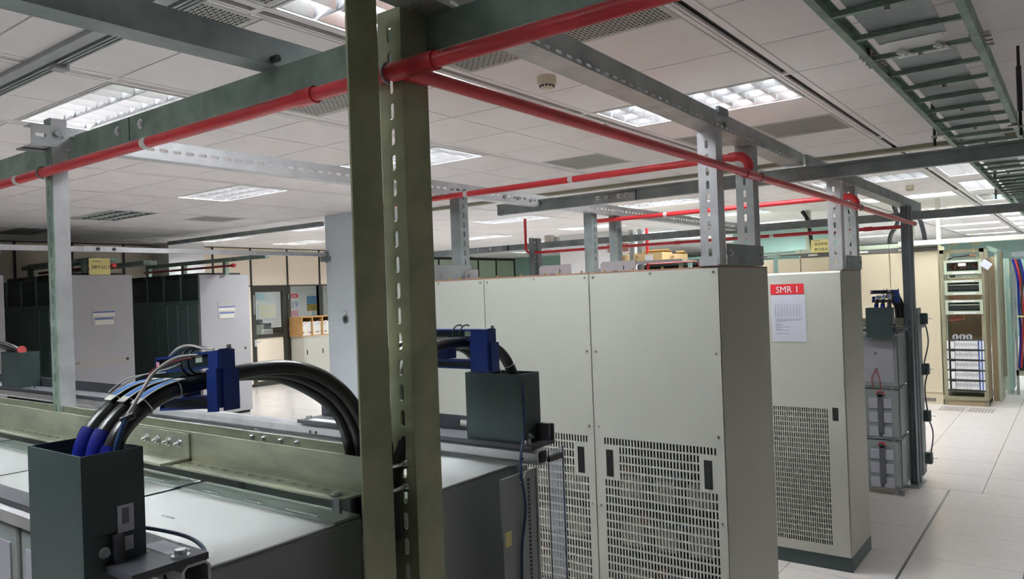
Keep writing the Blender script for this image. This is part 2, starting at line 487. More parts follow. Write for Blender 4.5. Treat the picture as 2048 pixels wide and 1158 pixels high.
for (a, b, y0, y1, k, h) in ct:
    if any(v[0] == k and v[1] == h and abs(v[2] - y0) < 0.32 for v in VENTS): continue
    for (pa, pb, pc, pd) in pieces(a, b, y0, y1):
        g = 0.0045
        if nt_ < 285 and cvis(pa, pb, pc) > 0:
            key = (round(pb - pa, 3), round(pd - pc, 3))
            if key not in cmesh:
                o = MB().bx(g, pb - pa - g, g, pd - pc - g, 0, 0.012).build('ceiling_tile', M_TILE, ce, kind=None)
                for v_ in o.data.vertices: v_.co.z += 3.04
                cmesh[key] = o
            else:
                o = cmesh[key].copy(); COL.objects.link(o)
            o.location = (pa, pc, CZ - 3.04); nt_ += 1
        else: crest.bx(pa + g, pb - g, pc + g, pd - g, CZ, CZ + 0.012)
crest.build('ceiling_tile', M_TILE, ce, kind='stuff')
# perforated return-air panels
def perf_mesh(w, d, n=15):
    mb = MB(); px = (w - 0.05) / n; py = (d - 0.05) / n
    mb.bx(0.002, w - .002, 0.002, 0.025, 0, .008).bx(0.002, w - .002, d - 0.025, d - .002, 0, .008).bx(0.002, .025, .025, d - .025, 0, .008).bx(w - .025, w - .002, .025, d - .025, 0, .008)
    # staggered openings: square cells with a diamond hole
    for i in range(n):
        for j in range(n):
            x, y = 0.025 + i * px, 0.025 + j * py
            c = (x + px / 2, y + py / 2); r = 0.36 if (i + j) % 2 else 0.27
            oc = [(x, y), (x + px, y), (x + px, y + py), (x, y + py)]
            ic = [(c[0] - px * r, c[1] - py * r), (c[0] + px * r, c[1] - py * r), (c[0] + px * r, c[1] + py * r), (c[0] - px * r, c[1] + py * r)]
            vs = [(p[0], p[1], 0) for p in oc + ic]
            mb._add(vs, [((q + 1) % 4, q, 4 + q, 4 + (q + 1) % 4) for q in range(4)])
    return mb
for (k, h, y0) in VENTS:
    xl = band(k + 1) + 0.06; xm = band(k) - 0.635
    a = xl if h == 0 else xm
    yo = 2.97 if k <= 0 else 3.041
    o = perf_mesh(0.575, 0.6, 30).build('perforated_panel', M_PERF, ce)
    for v_ in o.data.vertices: v_.co.z += 3.04
    o.location = (a, y0 + (0.0 if True else 0), CZ - 3.04)
# linear slot diffusers between the bands
for k in range(-3, 11):
    xc = band(k); wide = k <= 1
    if xc < -16 or xc > 4: continue
    for j in range(-2, 11):
        ya, yb = 1.775 + 2.4 * j + 0.008, 1.775 + 2.4 * (j + 1) - 0.008
        if k > 1: ya += .07; yb += .07
        if yb > 26: continue
        vis = cvis(xc - .05, xc + .05, (ya + yb) / 2) > 0 or j in (-1, 0)
        mb = MB()
        if wide: spans = ((-0.058, -0.036), (-0.030, -0.016), (0.020, 0.058))
        else: spans = ((-0.058, -0.022), (-0.008, 0.006), (0.016, 0.058))
        for (a, b) in spans: mb.bx(xc + a, xc + b, ya - .006, yb + .006, CZ, CZ + 0.014)
        for yy in (ya - .008, yb - .008): mb.bx(xc - .04, xc + .03, yy, yy + .016, CZ + .0005, CZ + .014)
        d = mb.build('slot_diffuser', M_TILE, ce)
        MB().bx(xc - .05, xc + .05, ya - .008, yb + .008, CZ + 0.018, CZ + 0.022).build('air_slot', M_GROOVE, d)
# smoke bulkhead trim and the surface rail along the ceiling
struct(MB().bx(-7.0, 3.5, 7.166, 7.40, CZ - 0.012, CZ - 0.0005).bx(-7.0, 3.5, 7.166, 7.176, CZ - 0.035, CZ - 0.012), 'trim_1', M_TRIMOL, (-1.7, 7.28, CZ - .012))
rl = struct(MB().bx(-6.5, 1.5, 1.440, 1.495, CZ - .022, CZ - .001).bx(-6.5, 1.5, 1.505, 1.514, CZ - .03, CZ - .001).bx(-6.5, 1.5, 1.524, 1.533, CZ - .03, CZ - .001).bx(-6.5, 1.5, 1.543, 1.552, CZ - .03, CZ - .001), 'trim_2', M_TRIM, (-2.5, 1.49, CZ - .02))
MB().bx(-3.66, -3.60, 1.50, 1.56, CZ - .05, CZ - .022).build('rail_bracket', M_GALV, rl)

# ---- louvred fluorescent fixtures
FIX = {}
def fixture(i, x0, x1, y0, y1, lit):
    w, d = x1 - x0, y1 - y0
    key = (round(w, 2), round(d, 2), lit > 0)
    name = 'ceiling_light'
    if key not in FIX:
        r = thing(name, '', 'ceiling light', (0, 0, 0))
        hb = MB()
        hb.bx(0, w, 0, d, .098, .104)
        hb.bx(0, .008, 0, d, 0, .098).bx(w - .008, w, 0, d, 0, .098).bx(.008, w - .008, 0, .008, 0, .098).bx(.008, w - .008, d - .008, d, 0, .098)
        hb.bx(0, w, -.0, .014, -.002, .003).bx(0, w, d - .014, d, -.002, .003).bx(0, .014, .014, d - .014, -.002, .003).bx(w - .014, w, .014, d - .014, -.002, .003)
        hb.build('housing', M_WHITE, r)
        along = w > d
        Lx, Wx = (w, d) if along else (d, w)
        def q(a, b, z): return (a, b, z) if along else (b, a, z)
        lv = MB(); nb = 8; nr = 3
        rw = (Wx - .03) / nr
        u_, v_ = (X, Y) if along else (Y, X)
        for j in range(nr + 1):
            b = .015 + rw * j; hw = .022
            lv.prism([(-hw, .05), (hw, .05), (.0015, .002), (-.0015, .002)], q(.012, b, 0), v_, Z, u_ * (Lx - .024))
        for j in range(nr):
            for i_ in range(nb + 1):
                a = .016 + (Lx - .032) * i_ / nb
                lv.prism([(-.036, .046), (.036, .046), (.0012, .006), (-.0012, .006)], q(a, .015 + rw * j + .013, 0), u_, Z, v_ * (rw - .026))
        lv.build('louvre', M_ALU if lit else M_OLAMP, r)
        for j in range(nr):
            b = .015 + rw * (j + .5)
            MB().cyl(q(.03, b, .074), q(Lx - .03, b, .074), .013, 8).build('tube', M_TUBE if lit else M_OLAMP, r)
        FIX[key] = r; root = r
    else:
        root = dup(FIX[key], (0, 0, 0))
    root.location = (x0, y0, CZ); ORG[root.name] = V3((x0, y0, CZ))
    if lit:
        ld = bpy.data.lights.new('lamp', 'AREA'); ld.shape = 'RECTANGLE'; ld.size = w - .05; ld.size_y = d - .04
        ld.energy = LAMP_W * (0.6 if lit == 2 else 1.0); ld.color = LAMP_FAR if y0 > 13 else LAMP_COL
        lo = bpy.data.objects.new('lamp', ld); COL.objects.link(lo); lo.parent = root
        lo.location = (w / 2, d / 2, 0.090)
    return root
ordn = ['first', 'second', 'third', 'fourth', 'fifth', 'sixth', 'seventh', 'eighth', 'ninth', 'tenth']
LL = {(0, -1): 'louvred ceiling light above the camera, out of the picture on the right', (2, -1): 'louvred ceiling light above the camera, out of the picture on the left',
      (0, 0): 'large dazzling louvred light at the top edge beside the main post', (0, 1): 'mirrored louvre light crossed by the slotted channel, beyond the smoke detector',
      (2, 0): 'big overexposed rectangular light above the left slotted post', (2, 1): 'louvred light with two bright stripes just right of the main post',
      (4, 0): 'overexposed light cut by the left picture edge', (4, 1): 'overexposed slanted light left of the main post under the perforated channel',
      (-3, 0): 'added fill light, an unseen louvred fixture right of the picture', (10, 0): 'office ceiling light behind the door glass', (10, 1): 'office ceiling light behind the window pane',
      (6, 0): 'bright strip of light left of the column under the dark ceiling bar', (8, 0): 'thin bright light over the dark ceiling bar, left of the column'}
place = {0: 'above the beige racks', 2: 'above the cardboard boxes', 4: 'behind the slotted main post', 6: 'beyond the white column', 8: 'over the office partition'}
cnt = {}
for i, (x0, x1, y0, y1, lit) in enumerate(LIGHTS):
    r = fixture(i, x0, x1, y0, y1, lit)
    rowk = round((-1.235 - .065 - x1) / 1.27) if lit != 2 else 99
    if lit == 0: lab = 'unlit dull louvred fixture in the dark ceiling at left, ' + ('nearer the column' if rowk == 6 else 'nearer the picture edge')
    elif lit == 2:
        c = cnt[99] = cnt.get(99, -1) + 1; lab = 'bright square panel light above the right aisle, %s from the camera' % ordn[c]
    else:
        c = cnt.get(rowk, -1 if y0 > 0 or rowk < 0 else -2) + 1; cnt[rowk] = c
        lab = LL.get((rowk, c)) or 'distant striped louvre light %s, %s in its column' % (place.get(rowk, 'far off'), ordn[min(c, 9)])
    r['label'] = lab; r['group'] = 'fluorescent lights in the tiled ceiling'

# ---- walls
M_WALLR = mat('wall_grey', (0.36, 0.36, 0.35), 0.7, var=0.04)
def wallbox(name, x0, x1, y0, y1, m, z0=0, z1=2.9): return struct(MB().bx(x0, x1, y0, y1, z0, z1), name, m, ((x0 + x1) / 2, (y0 + y1) / 2, z0))
wallbox('wall_back', -16.6, 4.5, 26.0, 26.2, M_TEAL)
wallbox('wall_right', 4.3, 4.5, -3.5, 26.0, M_WALLR)
wallbox('wall_front', -16.6, 4.5, -3.5, -3.3, M_WALLR)
wallbox('wall_office', -16.6, -16.4, -3.3, 26.0, M_PARTW)
wallbox('wall_recess', -16.4, -11.2, 20.1, 20.25, M_TEAL)
# office partition at x = -13.7 (posts, rails and infill panels as parts)
pt = struct(MB().bx(-13.75, -13.70, -3.3, 8.46, 0, 0.06).bx(-13.75, -13.70, 10.27, 14.0, 0, 0.06), 'wall_left', M_FRAME, (-13.7, 9, 0))
vx = [8.48 - .87 * i for i in range(13, 0, -1)] + [8.48, 9.335, 10.235, 11.1, 11.97, 12.84, 13.7]
for i, y in enumerate(vx):
    zt = 2.879
    thick = 0.075 if i == 14 + 1 - 0 and False else 0.016
    MB().bx(-13.765, -13.685, y - thick, y + thick, 0.0, zt).build('mullion', M_FRAME, pt)
MB().bx(-13.77, -13.68, 10.185, 10.285, 0, 2.10).build('mullion', M_FRAME, pt)
MB().bx(-13.765, -13.685, -3.3, 14.0, 2.862, 2.879).build('rail', M_FRAME, pt)
MB().bx(-13.765, -13.685, -3.3, 14.0, 2.075, 2.10).build('rail', M_FRAME, pt)
for a, b in zip(vx[:-1], vx[1:]):
    MB().bx(-13.745, -13.705, a + .017, b - .017, 2.10, 2.862).build('upper_panel', M_PART, pt)
    if b < 9.4 and not (a > 8.4 and b < 9.4 and a > 9.2):
        MB().bx(-13.745, -13.705, a + .017, b - .017, 0.06, 2.075).build('lower_panel', M_PART, pt)
    if a > 10.2:
        MB().bx(-13.745, -13.705, a + .03, b - .03, 0.06, 1.0).build('lower_panel', M_PART, pt)
        MB().bx(-13.765, -13.685, a + .03, b - .03, 1.0, 1.03).build('rail', M_FRAME, pt)
# glazed windows beside the door
for n_, (a, b) in enumerate(((10.265, 11.07), (11.13, 11.94))):
    w = struct(MB().bx(-13.76, -13.69, a, a + .02, 1.03, 2.075).bx(-13.76, -13.69, b - .02, b, 1.03, 2.075), 'window_%d' % (n_ + 1), M_FRAME, (-13.72, (a + b) / 2, 1.03))
    MB().bx(-13.728, -13.722, a + .02, b - .02, 1.03, 2.075).build('pane', M_GLASS, w)
MB().bx(-13.77, -13.68, 11.05, 11.16, 1.03, 2.10).build('mullion', M_FRAME, pt)
# white pier left of the partition and the deep grey soffit
wallbox('wall_pier', -13.69, -13.1, 7.25, 7.95, M_WHITE)
# door
d1 = struct(MB().bx(-13.76, -13.68, 9.335, 9.41, 0, 2.075).bx(-13.76, -13.68, 10.08, 10.20, 0, 2.075).bx(-13.76, -13.68, 9.41, 10.08, 1.96, 2.075).bx(-13.76, -13.68, 9.41, 10.08, 1.0, 1.075).bx(-13.76, -13.68, 9.41, 10.08, 0, .10), 'door_1', M_FRAME, (-13.72, 9.77, 0))
MB().bx(-13.725, -13.715, 9.41, 10.08, 1.075, 1.96).build('pane', M_GLASS, d1)
MB().bx(-13.735, -13.705, 9.41, 10.08, .10, 1.0).build('door_panel', M_PART, d1)
MB().bx(-13.68, -13.655, 9.35, 9.40, .84, .98).cyl((-13.655, 9.385, .93), (-13.61, 9.385, .93), .014, 8).cyl((-13.61, 9.385, .93), (-13.61, 9.46, .93), .012, 8).build('door_handle', M_GALVB, d1)
for z in (0.25, 1.15, 1.85): MB().cyl((-13.672, 10.225, z - .05), (-13.672, 10.225, z + .05), .011, 8).build('hinge', M_GALV, d1)
MB().bx(-13.678, -13.672, 9.355, 9.385, 1.50, 1.90).build('push_plate', M_GALV, d1)
# columns
col = wallbox('wall_column', -8.085, -6.9, 6.67, 7.5, M_COLUMN, 0, CZ)
wallbox('wall_column_far', -8.40, -7.15, 12.89, 13.8, M_WHITE, 0, CZ)
# distant partition with black joints
gp = struct(MB().bx(-14.97, -14.90, 14.0, 20.1, 0, 2.86), 'wall_partition', M_GREENP, (-14.9, 17, 0))
for y in (14.6, 15.5, 16.4, 17.3, 18.2, 19.1, 20.07): MB().bx(-14.90, -14.88, y - .025, y + .025, 0, 2.86).build('joint_cover', M_FRAME, gp)
MB().bx(-14.90, -14.88, 14.0, 20.1, 2.80, 2.86).build('top_rail', M_FRAME, gp)
MB().bx(-14.90, -14.87, 15.5, 17.3, 2.02, 2.08).build('chair_rail', M_SAGE, gp)
bd = struct(MB().bx(-13.2, -9.6, 25.9, 25.99, 0, 2.5), 'wall_backpanel', M_PART, (-11.4, 25.95, 0))
for x in (-13.2, -12.0, -10.8, -9.6): MB().bx(x - .03, x + .03, 25.88, 25.9, 0, 2.5).build('joint_cover', M_FRAME, bd)
MB().bx(-13.2, -9.6, 25.88, 25.9, 2.44, 2.52).build('top_rail', M_FRAME, bd)
# office items behind the glass are things
def flat(name, x, y0, y1, z0, z1, m, label, cat, t=.01):
    return single(MB().bx(x - t, x, y0, y1, z0, z1), name, m, (x, (y0 + y1) / 2, z0), label, cat)
def on_x(px, py, x0=0):  # kept for reference: positions were measured from the picture once and typed below as metres
    return None

# ================================================================ BATTERY RACKS
SL = (0.0555, 0.037, 0.0135)         # slot pitch, length, width as (pitch, sl, sw)
def uprights(r, x, dy, z1, slot=SL, m_=None):
    """back-to-back pair: slotted angle in front, slotted channel behind"""
    mb = MB()
    mb.bx(x - .005, x, 1.021 + dy, 1.103 + dy, 0.0, z1)
    mb.slotted((x - .005, 1.103 + dy, 0.0), Z, -X, Y, z1, .065, .005, *slot)
    u = mb.build('upright', m_, r)
    mb = MB().slotted((x - .07, 1.171 + dy, 0.0), Z, X, -Y, z1, .07, .005, *slot)
    mb.bx(x - .005, x, 1.176 + dy, 1.251 + dy, 0, z1)
    v = mb.build('upright', m_, r)
    for z in (1.40, 1.35):
        b = MB(); b.cyl((x - .03, 1.095 + dy, z), (x - .03, 1.16 + dy, z), .0045, 8); hexbolt(b, (x - .03, 1.171 + dy - .001, z), (0, -1, 0), .008, .007)
        b.build('bolt', M_BOLT, v)
    MB().bx(x - .16, x + .02, .98 + dy, 1.29 + dy, 0, .008).build('foot_plate', M_GREYST, r)
def rack(dy, xs, label, xL, splice=True):
    r = thing('battery_rack', label, 'rack', (-1.2, 1.137 + dy, 0), 'slotted steel battery racks')
    for k, (x, kind) in enumerate(xs):
        if kind == 'pair': uprights(r, x, dy, 2.383, SL, M_OLIVE if dy == 0 else M_POST2)
        else:
            MB().slotted((x - .05, 1.171 + dy, 0), Z, X, -Y, 2.43, .05, .004, .055, .034, .012).build('upright', M_GREENS, r)
            MB().bx(x - .004, x, 1.175 + dy, 1.226 + dy, 0, 2.43).build('upright_flange', M_GALVB, r)
    # angle rails that carry the top tier
    a = MB()
    Ln = -1.222 - xL
    a.bx(xL, -1.222, 1.085 + dy, 1.090 + dy, 1.350, 1.425)
    a.slotted((xL, 1.025 + dy, 1.350), X, Y, Z, Ln, .065, .005, .055, .030, .012, off=.008)
    a.build('angle_rail', M_OLIVE2, r)
    a = MB(); a.bx(xL, -1.222, 1.182 + dy, 1.187 + dy, 1.350, 1.420).bx(xL, -1.222, 1.187 + dy, 1.25 + dy, 1.345, 1.350)
    a.build('angle_rail', M_OLIVE2, r)
    for zt in (0.884, 0.469):
        for (ya, yb) in ((1.03, 1.085), (1.187, 1.245)):
            MB().bx(xL, -1.23, ya + dy, yb + dy, zt - .006, zt).build('shelf_rail', M_GREYST, r)
    # rounded channel rails along the outer edges
    for (ya, yb) in ((.640, .690), (1.620, 1.668)):
        mb = MB(); t = .005; b = .010; z0, z1 = 1.304, 1.346
        o_ = [(b, 0), (yb - ya - b, 0), (yb - ya, b), (yb - ya, z1 - z0 - b), (yb - ya - b, z1 - z0), (b, z1 - z0), (0, z1 - z0 - b), (0, b)]
        i_ = [(b, t), (yb - ya - b, t), (yb - ya - t, b), (yb - ya - t, z1 - z0 - b), (yb - ya - b, z1 - z0 - t), (b, z1 - z0 - t), (t, z1 - z0 - b), (t, b)]
        n = 8; ln = -1.150 - xL
        vs = [(xL + s * ln, ya + dy + p[0], z0 + p[1]) for s in (0, 1) for p in o_] + [(xL + s * ln, ya + dy + p[0], z0 + p[1]) for s in (0, 1) for p in i_]
        fs = []
        for k in range(n):
            j = (k + 1) % n
            fs += [(k, n + k, n + j, j)[::-1], (2 * n + k, 2 * n + j, 3 * n + j, 3 * n + k)[::-1], (n + k, n + j, 3 * n + j, 3 * n + k)[::-1], (k, j, 2 * n + j, 2 * n + k)]
        mb._add(vs, fs)
        c = mb.build('channel_rail', M_SAGE if False else M_GALVB, r)
        yf = ya if ya > 1 else ya
        h = MB()
        for xx in (-1.2, -2.075, -2.045, -3.35, -3.32):
            h.cyl((xx, yf + dy - .0006, 1.320), (xx, yf + dy + .004, 1.320), .0055, 10)
        h.build('bolt_hole', M_GROOVE, c, kind='stuff')
    for zt in (0.884, 0.469, 0.064):
        for (ya, yb) in ((.645, .69), (1.62, 1.66)):
            MB().bx(xL, -1.17, ya + dy, yb + dy, zt - .012, zt).build('shelf_rail', M_GREYST, r)
    for xx in (-1.24, xL + .1):
        for zt in (0.052, 0.4565, 0.8715):
            MB().bx(xx - .03, xx, .645 + dy, 1.66 + dy, zt - .012, zt - .0005).build('cross_rail', M_GREYST, r)
    for yy in (.66, 1.62): MB().bx(-1.235, -1.205, yy + dy, yy + .03 + dy, 0, 1.296).build('corner_leg', M_GREYST, r)
    if splice:
        s = MB(); s.bx(-2.22, -1.882, 1.079 + dy, 1.085 + dy, 1.352, 1.421)
        s.prism([(0, 0), (.085, 0), (.085, .006), (0, .006)], (-2.22, 1.0 + dy, 1.352), Y, Z, X * .338)
        sp_ = s.build('splice_angle', M_OLIVE2, r)
        for xx in (-2.09, -2.035, -1.98, -1.923):
            bolt_at((xx, 1.079 + dy, 1.393), (0, -1, 0), sp_, .0085, .007, shank=.012)
        for xx in (-1.75, -1.70, -1.63, -1.565):
            bolt_at((xx, 1.182 + dy, 1.408), (0, -1, 0), r, .006, .008)
        e = MB().bx(-1.245, -1.222, 1.02 + dy, 1.026 + dy, 1.322, 1.352); e.build('end_tab', M_GREYST, r)
        bolt_at((-1.26, 1.045 + dy, 1.351), (0, 0, 1), r, .009, .004)
    return r
rk1 = rack(0, ((-1.15, 'pair'), (-2.868, 'one')), 'nearest battery rack with olive slotted main post dividing the picture', -5.3)
rk2 = rack(6.113, ((-1.15, 'pair'), (-5.06, 'pair')), 'farther battery rack with grey slotted post beyond the labelled cabinet', -5.2, splice=False)

# ---- battery modules
def module(y0, y1, dy, mirror, x1, z0, z1, kind):
    w = .585; x0 = x1 - w
    r = thing('battery_module', '', 'battery', ((x0 + x1) / 2, (y0 + y1) / 2 + dy, z0), 'grey battery modules in the racks')
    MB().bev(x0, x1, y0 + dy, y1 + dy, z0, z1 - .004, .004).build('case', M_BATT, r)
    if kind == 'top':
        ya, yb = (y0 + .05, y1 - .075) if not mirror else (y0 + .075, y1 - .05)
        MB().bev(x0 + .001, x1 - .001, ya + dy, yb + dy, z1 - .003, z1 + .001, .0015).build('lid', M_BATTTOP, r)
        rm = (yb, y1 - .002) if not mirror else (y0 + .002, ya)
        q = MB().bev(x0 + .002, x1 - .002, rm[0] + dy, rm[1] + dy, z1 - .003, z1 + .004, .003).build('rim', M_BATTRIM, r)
        wb = MB()
        yy = rm[0] + .012 if not mirror else rm[1] - .012
        for (xa, ln) in ((x0 + .09, .06), (x0 + .26, .07), (x0 + .41, .11)):
            for k in range(9): wb.cyl((xa + ln * k / 9, yy + dy, z1 + .0045), (xa + ln * (k + 1) / 9, yy + dy + .002 * (k % 2), z1 + .0045), .0022, 6)
        wb.build('weld_bead', M_BOLT, q, kind='stuff')
        MB().tube([(x0 + .20 + .009 * k, (ya + yb) / 2 + dy + .002 * (k % 2), z1 + .002) for k in range(6)], .0022, 6).build('weld_bead', M_BOLT, r)
    if not mirror:
        yf = y0 + dy
        if kind == 'top':
            MB().bx(x0 + .03, x1 - .03, yf - .004, yf + .001, z0 + .04, z1 - .04).build('face_panel', M_BATTPAD, r)
            for xx in (x1 - .16,):
                for zz in (z0 + .27, z0 + .14): bolt_at((xx, yf - .004, zz), (0, -1, 0), r, .008, .006)
                MB().tube(spline([(xx, yf - .012, z0 + .135), (xx - .03, yf - .03, z0 + .07), (xx - .025, yf - .02, z0 - .02)], 5), .004, 6).build('red_lead', M_REDWIRE, r)
                MB().tube(spline([(xx, yf - .012, z0 + .135), (xx + .03, yf - .03, z0 + .06), (xx + .028, yf - .02, z0 - .02)], 5), .004, 6).build('red_lead', M_REDWIRE, r)
        else:
            MB().bx(x0 + .012, x1 - .012, yf - .006, yf + .001, z0 + .02, z1 - .02).build('face_panel', M_BATT, r)
            for c_ in range(4):
                for q_ in range(3):
                    xa = x1 - .042 - .088 * (c_ + 1) - (.03 if c_ > 1 else 0) - .012 * (c_ % 2) ; za = z1 - .05 - .115 * (q_ + 1)
                    MB().bev(xa, xa + .078, yf - .016, yf - .005, za, za + .085, .006).build('vent_pad', M_BATTPAD, r)
            for xx in (x1 - .136, x1 - .345):
                s = MB().bev(xx - .022, xx + .022, yf - .024, yf - .016, z0 + .03, z1 - .045, .003).cyl((xx, yf - .016, z1 - .045), (xx, yf - .024, z1 - .045), .022, 14)
                s.build('bus_strap', M_STRAP, r)
                c = MB()
                pts = arc((xx, yf - .02, z1 - .047), X, Z, .026, 0, 180, 8)
                c.tube(pts, .005, 6); c.build('red_cap', M_SIGNRED, r)
    return r
lab_n = 0
for (x1, nm) in ((-1.225, 'end'), (-1.830, 'second'), (-2.435, 'third'), (-3.04, 'fourth')):
    m = module(.655, 1.084, 0, False, x1, .885, 1.302, 'top')
    m['label'] = {'end': 'grey battery module with glossy top, front corner right of the near cable box', 'second': 'glossy topped battery module behind and left of the near cable box',
                  'third': 'glossy topped battery module at left edge under the olive rail, third from the aisle end', 'fourth': 'battery module at far left end of the near bank, fourth from the aisle end'}[nm]
    m = module(1.190, 1.655, 0, True, x1, .885, 1.302, 'top')
    m['label'] = {'end': 'grey battery module just right of the main post with bright top', 'second': 'battery module behind the main post in the rear bank',
                  'third': 'battery module of the rear bank under the silver rail, third from the aisle end', 'fourth': 'battery module of the rear bank at far left, fourth from the aisle end'}[nm]
for (z0, z1, nm) in ((.470, .868, 'middle tier'), (.065, .452, 'bottom tier')):
    module(.655, 1.084, 0, False, -1.225, z0, z1, 'low')['label'] = 'battery module of the near bank at the aisle end, ' + nm
    module(1.190, 1.655, 0, True, -1.225, z0, z1, 'low')['label'] = 'battery module right of the main post, ' + nm
for (z0, z1, k, nm) in ((.885, 1.302, 'top', 'plain faced battery module with red leads in the farther rack, top tier'),
                        (.470, .868, 'low', 'battery module with red capped vertical strap in the farther rack, middle tier'),
                        (.065, .452, 'low', 'battery module with dark vertical strap in the farther rack, bottom tier')):
    module(.655, 1.084, 6.113, False, -1.205, z0, z1, k)['label'] = nm
    module(.655, 1.084, 6.113, False, -1.805, z0, z1, k)['label'] = 'battery module hidden behind the labelled cabinet in the farther rack, ' + {0: 'top', 1: 'middle', 2: 'bottom'}[int((1.34 - z1) / .4)] + ' tier'
# rear-bank end details: perforated upright strip, yellow tag
e = thing('end_strip', 'grey perforated vertical strip at the battery end face', 'strip', (-1.148, 1.57, .9))
mb = MB().bx(-1.154, -1.148, 1.462, 1.606, .05, 1.303); mb.build('plate', M_BATT, e)
h = MB()
for k in range(66): h.bx(-1.148, -1.1475, 1.569, 1.579, 1.283 - k * .0104 - .0065, 1.283 - k * .0104)
h.build('perforation', M_GROOVE, e, kind='stuff')
MB().bx(-1.154, -1.146, 1.606, 1.614, .05, 1.303).build('edge_strip', M_GREYST, e)
single(MB().bx(-1.148, -1.1472, 1.470, 1.495, 1.135, 1.172), 'inspection_label', M_YELLOW, (-1.148, 1.48, 1.14), 'small blank yellowed sticker on the battery end face beside the blue wire', 'label')
g = thing('clear_guard', 'clear plastic guard sheet standing beside the rear rail end', 'guard', (-1.152, 1.70, 1.0))
MB().bx(-1.1525, -1.1495, 1.672, 1.742, .62, 1.334).build('sheet', M_ACRYL, g)
MB().bx(-1.1535, -1.1485, 1.740, 1.7435, .62, 1.336).build('edge', M_GUARD, g)
MB().bx(-1.16, -1.145, 1.669, 1.735, 1.306, 1.320).build('clip_bar', M_BLACK, g)

# ---- mounting plates
def hexhead(p, par): bolt_at(p, (0, 0, 1), par, .010, .009)
p1 = thing('mounting_plate', 'dark plate with a hex bolt under the near cable box', 'plate', (-1.7, .65, 1.3465))
MB().bx(-2.6, -1.50, .645, .695, 1.3465, 1.358).bx(-1.50, -1.2315, .629, .685, 1.3465, 1.358).bx(-1.2305, -1.147, .560, .685, 1.3465, 1.358).build('plate', M_PLATE, p1)
MB().ob((-1.275, .640, 1.358), (.085, 0, 0), (.006, .036, 0), (0, 0, .0006)).build('blank_label', M_PAPER, p1)
hexhead((-1.166, .648, 1.358), p1)
for xx in (-1.80, -1.92): MB().cyl((xx, .609, 1.335), (xx, .590, 1.335), .004, 8).build('pin', M_BLACK, p1)
p2 = thing('mounting_plate', 'dark flanged plate under the farther cable box behind the post', 'plate', (-1.65, 1.67, 1.3465))
MB().bx(-2.132, -1.162, 1.612, 1.722, 1.3465, 1.358).build('plate', M_PLATE, p2)
mb = MB().bx(-2.132, -2.085, 1.716, 1.722, 1.358, 1.400).bx(-2.055, -1.50, 1.716, 1.722, 1.358, 1.400).bx(-1.47, -1.162, 1.716, 1.722, 1.358, 1.400)
mb.bx(-2.085, -2.055, 1.716, 1.722, 1.358, 1.371).bx(-2.085, -2.055, 1.716, 1.722, 1.383, 1.400).bx(-1.50, -1.47, 1.716, 1.722, 1.358, 1.369).bx(-1.50, -1.47, 1.716, 1.722, 1.387, 1.400)
mb.build('flange', M_PLATE, p2)
hexhead((-1.185, 1.628, 1.358), p2); hexhead((-2.10, 1.635, 1.358), p2)
MB().bx(-2.09, -1.93, 1.625, 1.655, 1.3580, 1.3586).build('blank_label', M_SIGNW, p2)
p3 = thing('mounting_plate', 'dark flanged plate at the left edge behind the slotted post', 'plate', (-4.6, 1.67, 1.3465))
MB().bx(-5.2, -3.35, 1.612, 1.722, 1.3465, 1.358).build('plate', M_PLATE, p3)
MB().bx(-5.2, -3.35, 1.716, 1.722, 1.358, 1.402).build('flange', M_PLATE, p3)
hexhead((-4.32, 1.640, 1.358), p3)

# ---- terminal boxes
def term_box(x0, x1, y0, y1, z0, z1, lab):
    r = thing('cable_box', lab, 'box', ((x0 + x1) / 2, (y0 + y1) / 2, z0), 'open topped cable boxes on the racks')
    t = .003
    MB().bx(x0, x1, y0, y0 + t, z0, z1).bx(x0, x1, y1 - t, y1, z0, z1).bx(x0, x0 + t, y0 + t, y1 - t, z0, z1).bx(x1 - t, x1, y0 + t, y1 - t, z0, z1).bx(x0 + t, x1 - t, y0 + t, y1 - t, z0, z0 + t).build('shell', M_BOX, r)
    return r
b1 = term_box(-1.425, -1.232, .530, .627, 1.292, 1.532, 'nearest open dark grey cable box with three blue sleeved cables at lower left')
MB().bx(-1.2315, -1.2305, .582, .608, 1.402, 1.445).build('print_label', M_PAPER, b1)
MB().bx(-1.2305, -1.230, .589, .600, 1.415, 1.440).build('print', M_GREYINK, b1)
MB().bx(-1.2315, -1.2305, .592, .606, 1.372, 1.394).build('print_label', M_PAPER, b1)
bolt_at((-1.232, .560, 1.378), (1, 0, 0), b1, .006, .008)
MB().bx(-1.232, -1.217, .572, .586, 1.3585, 1.402).build('bracket', M_PLATE, b1)
MB().bx(-1.232, -1.2312, .545, .600, 1.402, 1.405).build('seam', M_BLACK, b1)
b2 = term_box(-1.393, -1.200, 1.627, 1.713, 1.3585, 1.541, 'open dark cable box right of the main post in front of beige cabinets')
bolt_at((-1.200, 1.655, 1.372), (1, 0, 0), b2, .006, .006, shank=.01)
MB().bx(-1.200, -1.166, 1.700, 1.713, 1.3585, 1.402).build('bracket', M_PLATE, b2)
b3 = term_box(-4.66, -4.41, 1.620, 1.712, 1.3585, 1.541, 'open dark cable box cut off by the left picture edge')

